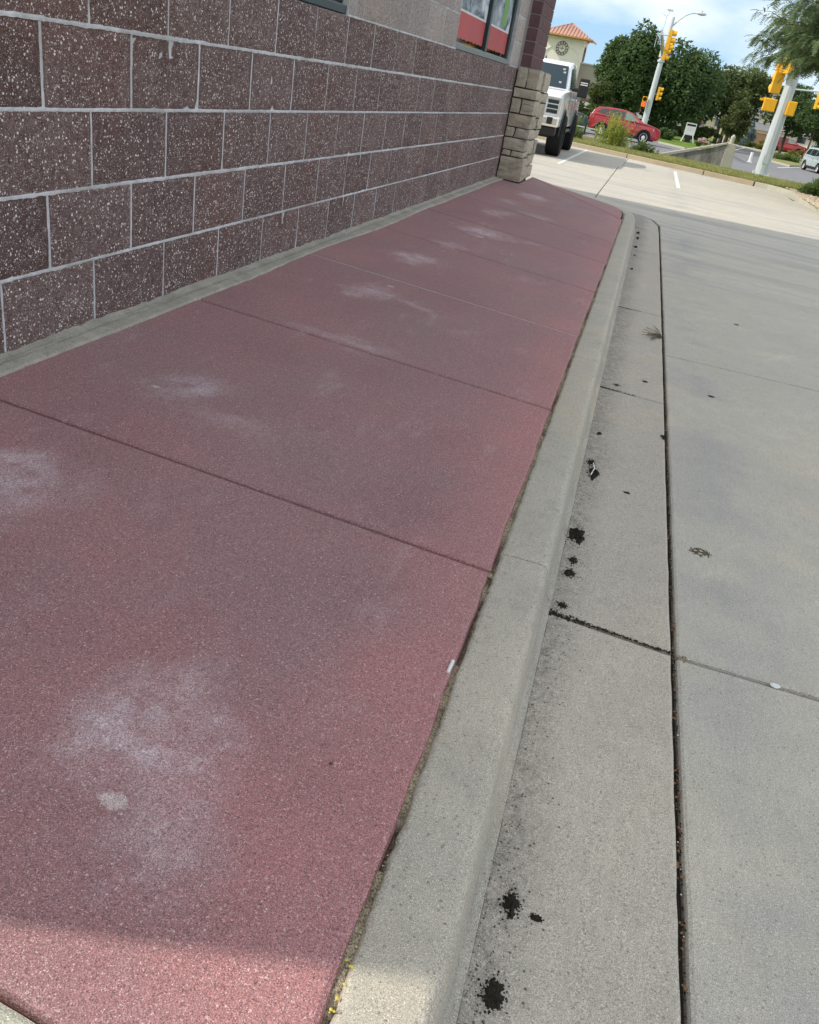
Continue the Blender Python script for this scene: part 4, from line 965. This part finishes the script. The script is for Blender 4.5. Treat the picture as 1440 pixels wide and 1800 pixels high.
# ================================================================== TREES AND PLANTS
def leaf_cloud(name,mat,parent,blobs,n,size,seed,squash=1.0,density_shell=.75,hang=0):
    """leaf clumps spread through clustered blobs: each face is a small bent leaf tuft"""
    r=random.Random(seed); vs=[];fs=[]
    vol=[b[3]*b[4]*b[5] for b in blobs]; tot=sum(v**.67 for v in vol)
    for (cx,cy,cz,rx,ry,rz),v in zip(blobs,vol):
        k=int(n*(v**.67)/tot)
        for _ in range(k):
            a=r.uniform(0,2*PI); c=r.uniform(-1,1); q=math.sqrt(1-c*c); rad=r.random()**(1/3)*(1-density_shell)+density_shell*(r.uniform(.72,1.08))
            p=Vector((cx+rx*rad*q*math.cos(a),cy+ry*rad*q*math.sin(a),cz+rz*rad*c))
            d=Vector((r.gauss(0,1),r.gauss(0,1),r.gauss(0,.7)-hang)).normalized(); e=d.cross(Vector((r.gauss(0,1),r.gauss(0,1),r.gauss(0,1)))).normalized()
            L=size*r.uniform(.4,1.3); W_=L*r.uniform(.35,.6); o=len(vs)
            nn=d.cross(e)*L*.12
            vs+=[p,p+d*L*.5+e*W_*.5+nn,p+d*L,p+d*L*.5-e*W_*.5+nn]; fs.append((o,o+1,o+2,o+3))
    m=MB(); m.v=vs; m.f=fs; m.mi=[0]*len(fs); return m.build(name,mat,parent)
def crown_blobs(c,rad,n,seed,br=(.22,.42),inner=.8,flat=0):
    r=random.Random(seed); B=[]
    for i in range(n):
        a=r.uniform(0,2*PI); u=r.uniform(-1,1); q=math.sqrt(1-u*u); k=inner*r.uniform(.35,1.0)**.5
        s=r.uniform(*br); B.append((c[0]+rad[0]*k*q*math.cos(a),c[1]+rad[1]*k*q*math.sin(a),c[2]+rad[2]*k*u,rad[0]*s,rad[1]*s,rad[2]*s*.85))
    return B
def tree(name,label,x,y,z0,h,rad,cz,mat,seed,n,size,trunk=.18,nb=26,stems=1,group=None,br=(.24,.42)):
    o=empty(name,label,'tree',(x,y,z0),0,group)
    for s in range(stems):
        ox=(s-(stems-1)/2)*rad[0]*.14; m=MB(); m.tube([(ox,0,-.1),(ox*1.1,0,cz*.4),(ox*1.6+.05,0,cz)],[trunk,trunk*.8,trunk*.35],8); tr=m.build('trunk','bark',o)
        r=random.Random(seed+s)
        m=MB()
        for k in range(7):
            a=r.uniform(0,2*PI); zz=cz*r.uniform(.45,.95); m.tube([(ox*1.3,0,zz),(ox+rad[0]*.4*math.cos(a),rad[1]*.4*math.sin(a),zz+rad[2]*.35),(ox+rad[0]*.75*math.cos(a),rad[1]*.7*math.sin(a),zz+rad[2]*.6)],[trunk*.4,trunk*.22,.02],5)
        m.build('limb','bark',tr)
    leaf_cloud('crown',mat,o,crown_blobs((0,0,cz),rad,nb,seed,br),n,size,seed)
    return o
tree('leafy_tree','tall dark green tree directly behind the red crossover, left of the far signal pole',-1.45,80,-.5,8,(3.0,2.6,4.0),3.9,'leafA',11,18000,.36,.25,46)
tree('leafy_tree','rounded dark tree right of the far signal pole',2.5,81,-.5,8,(3.25,2.8,3.8),3.85,'leafA',12,18000,.36,.25,46)
tree('leafy_tree','small bushy tree in front of the taupe wing at the left of the dark trees',-3.4,78,-.5,4,(1.2,1.2,1.7),2.0,'leafB',13,3500,.30,.12,16)
tree('leafy_tree','broad olive green tree on three trunks in the middle distance',8.0,95,-.45,7,(3.5,3.0,2.75),4.75,'leafB',14,15000,.36,.20,44,3)
tree('leafy_tree','low leafy young tree in front of the three-trunked olive tree',8.6,88,-.45,4,(1.35,1.3,1.7),2.3,'leafB',15,4500,.28,.10,18)
tree('leafy_tree','dark tree behind the gap between the two largest crowns',5.0,92,-.45,6,(1.9,1.9,2.9),3.2,'leafA',16,7000,.34,.2,26)
tree('leafy_tree','spreading dark tree on the median just right of the near signal pole',13.2,90,-.45,6,(2.5,2.4,2.35),4.0,'leafA',17,9000,.32,.16,32)
tree('leafy_tree','wide dark tree at the right edge above the silver minivan',16.9,90,-.45,6,(2.7,2.4,2.3),3.9,'leafB',18,9000,.32,.16,32)
tree('leafy_tree','slim-stemmed tree between the pole and the minivan, second from the pole',14.9,86,-.45,6,(1.6,1.6,1.8),3.7,'leafA',19,5000,.30,.10,20)
tree('leafy_tree','hazy green tree far off behind the pale two-storey house',14.5,165,-.5,8,(6,4,4),4.2,'leafB',20,6000,.6,.3,26)
tree('leafy_tree','distant tree mass at the far right behind the whitish house',28,160,-.5,8,(8,4,4.2),4.4,'leafA',21,6000,.6,.3,26)
for i,(x,y,s,lab) in enumerate(((-5.2,84,1.6,'round green bush below the clock tower wing'),(-7.2,86,1.5,'green bush just right of the white truck mirror'),(2.5,74,.8,'dark bush on the lawn left of the white sign'),(6.6,92,1.4,'bush behind the white sign'))):
    o=empty('bush',lab,'bush',(x,y,-.5)); leaf_cloud('foliage','leafA',o,crown_blobs((0,0,s*.5),(s,s*.8,s*.6),9,30+i),2200,.22,30+i)
# columnar filler line of trees far away behind everything, one mass
far=MB(); far=leaf_cloud('distant_trees','leafA',None,[(x,190+8*nz(x*.1),1.5+1.2*nz(x*.3,4),5,3,3.5) for x in range(-60,80,5)],16000,.9,77); tag(far,kind='stuff'); far['label']='distant line of trees along the horizon'
# blue spruces
def spruce(x,y,h,r0,lab,seed):
    o=empty('spruce_tree',lab,'tree',(x,y,-.5)); m=MB(); m.tube([(0,0,0),(0,0,h)],[.1,.02],6); m.build('trunk','bark',o)
    B=[]; r=random.Random(seed)
    for k in range(9):
        t_=k/9; rr=r0*(1-t_)*.9
        for j in range(6 if k<6 else 3): a=r.uniform(0,2*PI); B.append((rr*.6*math.cos(a),rr*.6*math.sin(a),h*(.1+.9*t_),max(.12,rr*.5),max(.12,rr*.5),.20))
    leaf_cloud('crown','leafS',o,B,3800,.2,seed,density_shell=.5)
spruce(11.9,110,2.9,1.15,'blue spruce in front of the pale two-storey house',41)
spruce(18.4,104,2.0,1.3,'squat blue-grey conifer above the minivan roof',42)
# yellow-green shrubs under the house
for i,(x,y,s) in enumerate(((10.9,112,.55),(12.2,109,.5),(13.1,109,.75),(14.2,108,.7),(17.4,106,.5),(18.6,106,.75),(16.2,104,.45))):
    labs=['first golden shrub left of the blue spruce','dark gold low shrub at the foot of the blue spruce','golden shrub just right of the blue spruce','golden shrub touching the near pole on its left','yellow shrub under the dark red vehicle','yellow-orange tall shrub beside the squat conifer','small yellow shrub between the tree trunks right of the pole']
    o=empty('shrub',labs[i],'shrub',(x,y,-.48),0,'golden shrubs along the far kerb'); leaf_cloud('foliage','leafY' if i!=1 else 'leafR',o,crown_blobs((0,0,s*.6),(s*1.3,s,s*.8),7,50+i),1500,.18,50+i)
o=empty('shrub','dark green clipped clump on the median nose','shrub',(12.9,80,-.46)); leaf_cloud('foliage','leafR',o,crown_blobs((0,0,.25),(1.3,1.3,.5),8,60),2500,.16,60)
# pale pink flower clump
o=empty('flower_clump','small clump of pale pink and white flowers at the street edge','flowers',(5.4,72.5,-.5)); leaf_cloud('foliage','leafR',o,crown_blobs((0,0,.25),(.5,.4,.3),5,61),500,.12,61)
M['pink']=simple('pink_petals',(.70,.48,.50),.7,.2,var=.2); leaf_cloud('blossoms','pink',o,crown_blobs((0,0,.38),(.55,.4,.32),6,62),700,.10,62)
# white sign
o=empty('lawn_sign','white panel sign on splayed grey legs standing on the far lawn','sign',(4.42,78,-.45),R(6))
M['signw']=simple('sign_white',(.68,.68,.68),.5,.3)
m=MB(); m.box(-.42,.42,-.03,.03,.55,1.45); pn=m.build('panel','signw',o,bevel=.01)
m=MB(); m.box(-.36,.36,-.034,-.031,1.22,1.38); m.build('header_bar','black',pn)
for z in (1.1,1.0,.9): m=MB(); m.box(-.26,.26,-.034,-.031,z-.02,z+.02); m.build('text_line','galv',pn)
for s in (-1,1):
    for yy in (-.25,.25): m=MB(); m.tube([(s*.34,0,.55),(s*.50,yy,0)],.04,6); m.build('leg','galv',o)
m=MB(); m.box(-.22,.22,-.12,.12,0,.5); m.build('base_box','black',o)
# small white bollard
o=empty('bollard','short white bollard beside the foot of the near signal pole','bollard',(8.2,62,-.56)); m=MB(); m.tube([(0,0,0),(0,0,.62)],.10,10); m.box(-.14,.14,-.14,.14,.0,.06); m.build('post','signw',o)

# honey locust at the right, trunk outside the frame
def locust():
    o=empty('locust_tree','feathery honey locust branches hanging into the top right of the view','tree',(9.2,27.8,-.1))
    m=MB(); m.tube([(0,0,0),(.05,0,1.6),(-.1,.1,2.8),(-.2,.1,4.5),(-.2,.1,6.5)],[.17,.14,.12,.08,.03],10); m.build('trunk','bark',o)
    r=random.Random(5); tips=[]
    lm=MB()
    for k in range(125):
        if k<84: a=R(r.uniform(120,250)); 
        else: a=r.uniform(0,2*PI)
        L=r.uniform(1.8,5.0); z0=r.uniform(2.0,5.2); up=r.uniform(.1,1.5)
        p=[Vector((-.1,.05,z0)),Vector((-.1+math.cos(a)*L*.5,math.sin(a)*L*.5,z0+up*.8)),Vector((-.1+math.cos(a)*L,math.sin(a)*L,z0+up*.7))]
        if p[0].z<3.3: p=[q+Vector((0,0,3.3-p[0].z)) for q in p]
        lm.tube(p,[.05,.026,.008],5)
        for q in range(13):
            t_=.35+.65*q/12; base=p[0].lerp(p[1],t_*2) if t_<.5 else p[1].lerp(p[2],t_*2-1)
            a2=a+r.uniform(-1.3,1.3); l2=r.uniform(.35,.95); e=base+Vector((math.cos(a2)*l2,math.sin(a2)*l2,r.uniform(-.45,.15)))
            if min(base.z,e.z)<2.95: continue
            lm.tube([base,base.lerp(e,.5)+Vector((0,0,.08)),e],[.012,.008,.004],4,cap=False); tips.append((base,e))
    lm.build('limb','bark',o)
    vs=[];fs=[]
    for b_,e in tips:
        for q in range(17):
            t_=r.uniform(.15,1.08); p=b_.lerp(e,t_)
            if p.x<-5.95+.5*max(0,4.3-p.z) or p.z<2.86+.22*nz(p.x*2,p.y*2): continue
            d=((e-b_).normalized()*.9+Vector((r.gauss(0,.5),r.gauss(0,.5),r.gauss(-.45,.4)))).normalized(); L=r.uniform(.16,.30)
            s=d.cross(Vector((0,0,1))).normalized()
            up=s.cross(d)
            for j in range(7):
                u=.12+.88*j/6; c=p+d*L*u+Vector((0,0,-.06*u*u)); ll=.065*(1-.35*abs(u-.5)); 
                for sg in (1,-1):
                    tip=c+(s*sg*.86+d*.5).normalized()*ll+up*r.uniform(-.02,.01); w=d*.013
                    o_=len(vs); vs+=[c-w,c+w,tip+w*.6,tip-w*.6]; fs.append((o_,o_+1,o_+2,o_+3))
    m=MB(); m.v=vs;m.f=fs;m.mi=[0]*len(fs); m.build('crown','leafL',o)
locust()
# shrub at the right edge in the gravel bed
o=empty('shrub','bright green rounded shrub in the gravel bed at the right edge','shrub',(7.12,28.0,-.12)); leaf_cloud('foliage','leafR',o,crown_blobs((0,0,.46),(.74,.7,.56),15,70,inner=.85),11000,.075,70)
m=MB()
for k in range(10): a=k*.63; m.tube([(0,0,0),(.35*math.cos(a),.35*math.sin(a),.5)],[.015,.005],4)
m.build('stem','bark',o)
# tall yellow-green weed clump
def weeds(x,y,z,w,h,n,lab,seed,mat='leafW'):
    o=empty('weed_clump',lab,'weeds',(x,y,z)); r=random.Random(seed); vs=[];fs=[]; st=MB()
    for k in range(n):
        bx_,by=r.gauss(0,w*.35),r.gauss(0,w*.2); hh=h*r.uniform(.4,1.0)*math.exp(-(bx_/w)**2*.8); lx,ly_=r.gauss(0,.22),r.gauss(0,.15)
        P=[Vector((bx_+lx*hh*t_*t_,by+ly_*hh*t_*t_,hh*t_)) for t_ in (0,.33,.66,1)]
        st.tube(P,[.007,.006,.005,.002],3,cap=False)
        for q in range(34):
            t_=r.uniform(.12,1); p=P[0].lerp(P[3],t_); p.x=bx_+lx*hh*t_*t_; p.y=by+ly_*hh*t_*t_
            d=Vector((r.gauss(0,1),r.gauss(0,1),r.uniform(.1,1.2))).normalized(); e=d.cross(Vector((r.gauss(0,1),r.gauss(0,1),r.gauss(0,1)))).normalized(); L=r.uniform(.05,.13); o_=len(vs)
            vs+=[p,p+d*L*.5+e*L*.14,p+d*L,p+d*L*.5-e*L*.14]; fs.append((o_,o_+1,o_+2,o_+3))
    st.build('stem','leafW',o); m=MB(); m.v=vs;m.f=fs;m.mi=[0]*len(fs); m.build('foliage',mat,o)
weeds(.55,35.2,-.14,.85,1.2,120,'tall yellow-green weed clump in front of the red crossover',81)
weeds(1.75,34.6,-.16,.6,.45,50,'lower greener weeds trailing right of the tall weed clump',82,'leafR')
weeds(-.95,35.0,-.14,.5,.55,40,'weeds by the low tan wall beside the truck',83,'leafR')
weeds(-1.1,37.6,-.2,.5,1.0,40,'leafy weeds growing behind the low tan wall',84,'leafR')
# verge grass, uncountable
def blades(name,pts,h,mat,seed,wd=.014):
    r=random.Random(seed); vs=[];fs=[]
    for (x,y,z) in pts:
        for k in range(3):
            a=r.uniform(0,2*PI); hh=h*r.uniform(.4,1.2); dx,dy=math.cos(a)*wd,math.sin(a)*wd; lx,ly_=r.gauss(0,.35)*hh,r.gauss(0,.35)*hh; px,py=x+r.gauss(0,.03),y+r.gauss(0,.03); o=len(vs)
            vs+=[(px-dx,py-dy,z-.01),(px+dx,py+dy,z-.01),(px+lx,py+ly_,z+hh)]; fs.append((o,o+1,o+2))
    m=MB(); m.v=vs;m.f=fs;m.mi=[0]*len(fs); return tag(m.build(name,mat),kind='stuff')
r=random.Random(90); pts=[]
for k in range(26000):
    x=r.uniform(-3,12.5); s=r.random()**1.3*5; yb=(curb2y(x) if x<5.6 else curb2y(5.6)+.0-.15*(x-5.6))+.18
    if nz(x*1.1,s*1.1,3)<-.25: continue
    pts.append((x,yb+s*.92,-.122))
g=blades('verge_grass',pts,.10,'grass',91); g['label']='patchy dry grass on the verge'
# gravel stones
def pebbles(name,pts,mat,seed,s0,s1,flat=.6,lab=None):
    r=random.Random(seed); vs=[];fs=[]
    for (x,y,z) in pts:
        s=r.uniform(s0,s1); o=len(vs); a=r.uniform(0,PI)
        for (i,j,k) in ((1,0,0),(0,1,0),(-1,0,0),(0,-1,0),(0,0,1),(0,0,-1)):
            q=s*r.uniform(.7,1.2); X,Y=i*q,j*q*.8; vs.append((x+X*math.cos(a)-Y*math.sin(a),y+X*math.sin(a)+Y*math.cos(a),z+k*q*flat))
        fs+=[(o,o+1,o+4),(o+1,o+2,o+4),(o+2,o+3,o+4),(o+3,o,o+4),(o+1,o,o+5),(o+2,o+1,o+5),(o+3,o+2,o+5),(o,o+3,o+5)]
    m=MB(); m.v=vs;m.f=fs;m.mi=[0]*len(fs); o=tag(m.build(name,mat),kind='stuff')
    if lab:o['label']=lab
    return o
r=random.Random(92)
M['pebble']=simple('tan_pebble',(.46,.38,.29),.9,.2,var=.35,scale=9)
pebbles('gravel',[(r.uniform(6.4,9.5),r.uniform(21,30),-.10) for _ in range(5000)],'pebble',93,.02,.055,.6,'tan gravel in the planting bed')

# ================================================================== SMALL THINGS ON THE GROUND
def zg(x): return zgut(x,0)
r=random.Random(100)
def xin_edge(y): return xin(y)-.009+.006*nz(y*1.7,4)+.004*nz(y*7,9)
# sandy joint between red slabs and kerb, with dark voids
vs=[];fs=[];n=900
for k in range(n+1):
    y=.2+13.2*k/n; x0=xin_edge(y)-.006; x1=2.152-.0055*y; zz=zwalk(x0,y)
    void=max(0,nz(y*2.3,40)-.02)*3+max(0,nz(y*11,41)-.1)*2+(.9 if abs(y-1.98)<.17 or abs(y-1.16)<.06 else 0)
    d=.010+.004*nz(y*30)+min(.035,.035*void)
    for j in range(5):
        t_=j/4; vs.append((x0+(x1-x0)*t_,y,zz-d*(1 if 0<j<4 else 1.25)+.003*nz(y*60,j*3)))
    if k:
        o=5*(k-1)
        for j in range(4): fs.append((o+j,o+j+1,o+j+6,o+j+5))
m=MB(); m.add(vs,fs); o=tag(m.build('joint_sand','sand'),kind='stuff'); o['label']='sandy grit filling the joint between red walk and kerb'
P=[]
while len(P)<1500:
    y=r.uniform(.5,8); x=xin(y)+r.gauss(.003,.007+.006*max(0,1.6-y)); 
    if nz(y*2.3,40)>.3 or nz(y*4,70)<-.1: continue
    P.append((x,y,zwalk(x,y)-.004))
pebbles('sand_grit',P,'sand',101,.0012,.0036,.8,'loose sand grains along the inner kerb edge')
pebbles('sand_grit',[(xin(y)+.004+r.gauss(0,.006),y,zwalk(2.1,y)-.003) for y in [.5+.45*r.random() for _ in range(28)]],'ylow',102,.002,.006,.7,'yellowish grit at the near end of the kerb joint')
# debris in the long joint beside the gutter
def xjoint(y): return xg1(y)+.008
P=[];Q=[]
for _ in range(2600):
    y=r.uniform(.4,13); P.append((xjoint(y)+r.uniform(-.009,.009),y,-.236-r.uniform(.0,.012)))
pebbles('joint_debris',P,'soil',103,.0018,.005,.7,'dark soil packed in the long joint')
for _ in range(330):
    y=.5+r.random()**1.6*9; Q.append((xjoint(y)+r.uniform(-.007,.007),y,-.232-r.uniform(.0,.006)))
pebbles('leaf_litter',Q,'leaflitter',104,.002,.0055,.35,'brown leaf crumbs in the long joint')
pebbles('white_crumbs',[(xjoint(y)+r.uniform(-.007,.007),y,-.232) for y in [.5+7*r.random() for _ in range(45)]],'wbit',105,.0015,.0035,.6,'tiny pale crumbs in the long joint')
# ragged weeds/dirt in the cross joints
P=[]
for _ in range(420):
    t_=r.random()**1.5; x=xg0(2.4)+.0+t_*.42; P.append((x+r.gauss(0,.002),2.39-.06*(x-2.35)/.43+r.gauss(0,.0035*(1+2.5*(1-t_)**3)),zg(x)+.001))
for _ in range(120):
    x=xg0(5)+.01+r.random()**2*.22; P.append((x,5.03-.08*(x-2.33)/.43+r.gauss(0,.006),zg(x)+.001))
for _ in range(90):
    x=xg0(7.4)+.01+r.random()**2*.2; P.append((x,7.45-.07*(x-2.33)/.43+r.gauss(0,.007),zg(x)+.001))
pebbles('joint_dirt',P,'soil',106,.0018,.0055,.6,'black dirt caught in the gutter cross joints')
# loose dirt peppering the flow line
P=[]
while len(P)<1000:
    y=.5+r.random()**1.4*7; x=xg0(y)+.01+abs(r.gauss(0,.045)); 
    w=.25+.9*max(0,nz(y*1.6,55)+.25)+(1.0 if .6<y<2.5 else 0)
    if r.random()<w*.7: P.append((x,y,zg(x)+.0008))
pebbles('gutter_specks',P,'soil',107,.0008,.0021,.5,'dark specks along the gutter flow line')
P=[(r.uniform(2.4,5),r.uniform(.6,12),0) for _ in range(280)]; P=[(x,y,(zg(x) if x<xg1(y)-.01 else -.2262)+.001) for x,y,_ in P if abs(x-xjoint(y))>.015]
pebbles('pavement_specks',P,'dry',108,.0008,.0034,.4,'scattered dark crumbs on the pavement')
P=[(r.uniform(.3,2.05),r.uniform(.7,6),0) for _ in range(70)]; pebbles('walk_specks',[(x,y,zwalk(x,y)+.001) for x,y,_ in P],'dry',109,.0010,.0026,.5,'tiny crumbs on the red walk')
# black soil clumps in the gutter: each a ragged low mound
def clump(x,y,sx,sy,h,lab,seed,mat='soil',z=None,name='soil_clump',cat='soil clump',rough=.42,crumbs=110):
    z=zg(x) if z is None else z
    if name=='soil_clump': sx*=.78; sy*=.82; h*=1.15
    rr=random.Random(seed); N=56; Rn=7; vs=[(x,y,z+h)];fs=[]
    for j in range(1,Rn+1):
        t_=j/Rn
        for k in range(N):
            a=2*PI*k/N; f=1+rough*1.5*nz(math.cos(a)*1.3+seed*1.7,math.sin(a)*1.3,seed)+rough*.35*nz(math.cos(a)*5+seed,math.sin(a)*5,2)*t_+.34*nz(math.cos(a)*14+seed,math.sin(a)*14,2)*t_
            px,py=x+math.cos(a)*sx*t_*f,y+math.sin(a)*sy*t_*f
            vs.append((px,py,z+max(.0006,h*(1-t_**2)*(.7+1.1*nz(px*70,py*70,seed)+.4*nz(px*200,py*200,1))) if j<Rn else z-.001))
    for k in range(N): fs.append((0,1+k,1+(k+1)%N))
    for j in range(Rn-1):
        for k in range(N): a=1+j*N+k; b_=1+j*N+(k+1)%N; fs.append((a,a+N,b_+N,b_))
    m=MB(); m.add(vs,fs)
    for _ in range(crumbs):
        a=rr.uniform(0,2*PI); q=.8+abs(rr.gauss(0,.45)); s=rr.uniform(.0010,.0040); px,py=x+math.cos(a)*sx*q,y+math.sin(a)*sy*q
        m.add([(px+s,py,z),(px,py+s,z),(px-s,py,z),(px,py-s,z),(px,py,z+s)],[(0,1,4),(1,2,4),(2,3,4),(3,0,4)])
    return tag(m.build(name,mat),lab,cat,'black soil clumps along the gutter' if name=='soil_clump' else None)
C=[(2.385,2.99,.040,.092,.018,'largest black soil clump in the gutter, above the kerb joint'),(2.40,3.66,.032,.085,.018,'second large soil clump, with a pale twig in it'),(2.378,3.78,.024,.04,.010,'small round clump just beyond the clump with the pale twig'),
(2.385,2.68,.022,.032,.010,'smudged clump just above the gutter cross joint'),(2.388,2.78,.015,.025,.008,'thin smear of soil below the largest clump'),(2.385,2.45,.016,.018,.008,'small clump right at the cross joint corner'),
(2.41,1.225,.020,.032,.012,'oval black clump low in the gutter'),(2.41,1.02,.026,.034,.010,'ragged black clump at the bottom edge'),(2.405,.94,.016,.014,.008,'smallest clump touching the bottom edge'),(2.465,1.215,.011,.006,.004,'thin dark crumb right of the oval clump'),
(2.335,12.6,.030,.15,.014,'farthest soil clump near the kerb end'),(2.345,12.05,.028,.17,.012,'dark clump second from the kerb end'),(2.345,11.2,.030,.11,.012,'clump third from the kerb end'),(2.355,10.5,.018,.07,.008,'small clump fourth from the kerb end'),(2.36,9.5,.018,.05,.01,'tiny clump halfway to the kerb end'),
(2.43,5.13,.022,.02,.006,'dark crumb beside the second gutter joint'),(2.60,5.33,.016,.018,.008,'small squarish black crumb in the middle of the gutter'),(2.56,3.52,.012,.008,.005,'single small black crumb on the gutter pan'),(2.385,4.2,.012,.02,.006,'faint crumb under the kerb beyond the twig clump'),(2.72,4.36,.016,.03,.008,'dark clod stuck on the edge of the long joint')]
for i,c in enumerate(C): clump(*c,seed=200+i)
clump(2.872,3.12,.030,.022,.0025,'flattened dry leaf smear right of the long joint',310,'dry',-.2262,'dried_leaf','leaf',.9,170)
m=MB(); m.tube([(2.385,3.60,-.222),(2.395,3.67,-.216),(2.385,3.74,-.220)],.003,5); tag(m.build('twig','wbit'),'pale twig lying across a black soil clump','twig')
# dry sprig growing over the long joint
m=MB(); rr=random.Random(5)
for k in range(22):
    a=R(185+rr.gauss(0,30)); L=rr.uniform(.04,.17); P=[Vector((2.70+.0,6.62,-.225)),Vector((2.70+math.cos(a)*L*.5,6.62+math.sin(a)*L*.5*2.2,-.205)),Vector((2.70+math.cos(a)*L,6.62+math.sin(a)*L*2.2,-.214))]
    m.tube(P,.0013,3)
    for q in range(14): c=P[0].lerp(P[2],rr.random()); s=.0055; m.add([c+Vector((rr.gauss(0,s),rr.gauss(0,s*2),s)) for _ in range(3)],[(0,1,2)])
tag(m.build('dry_sprig','dry'),'dry brown sprig fanning out of the long joint','weed')
# small identifiable bits
def chip(x,y,z,s,lab,mat,name='pebble',cat='pebble',flat=.5):
    rr=random.Random(int(x*1000+y*100)); vs=[]; N=8
    for j,(q,h) in enumerate(((.7,0),(1,.35),(.6,.9))):
        for k in range(N): a=2*PI*k/N; f=rr.uniform(.8,1.15)*q; vs.append((x+math.cos(a)*s*f,y+math.sin(a)*s*f*.8,z+h*s*flat))
    fs=[(j*N+k,j*N+(k+1)%N,(j+1)*N+(k+1)%N,(j+1)*N+k) for j in range(2) for k in range(N)]+[tuple(2*N+k for k in range(N))]
    m=MB(); m.add(vs,fs); return tag(m.build(name,mat),lab,cat)
chip(1.84,.80,zwalk(1.84,.8),.004,'tiny pale pebble on the sunlit red slab near the bottom left','pebble')
chip(1.95,1.30,zwalk(1.95,1.3),.006,'small curled dark leaf fragment on the red slab','dry','leaf_fragment','leaf',.8)
chip(2.65,1.32,zg(2.65),.005,'round grey pebble on the near gutter pan','pebble')
chip(2.70,1.02,zg(2.70),.004,'white pebble beside the long joint','wbit')
chip(3.08,2.33,-.228,.018,'white scrap lying in the cross joint of the driveway slabs','wbit','scrap','litter',.3)
chip(3.02,5.35,-.2262,.022,'dark oval leaf on the driveway slab','soil','fallen_leaf','leaf',.15)
chip(3.35,7.75,-.2262,.026,'far small dark leaf on the driveway','soil','fallen_leaf','leaf',.15)
m=MB(); m.tube([(2.117,1.74,-.098),(2.119,1.79,-.094)],.005,8); tag(m.build('scrap','wbit'),'short white scrap stuck in the sandy joint','litter')
clump(2.128,2.28,.012,.014,.006,'round tan pebble clod at the red slab corner',333,'sand',-.10,'clod','clod',.3,6)
clump(2.79,2.325,.013,.016,.005,'tan clod where the driveway joints meet',334,'sand',-.2262,'clod','clod',.3,6)
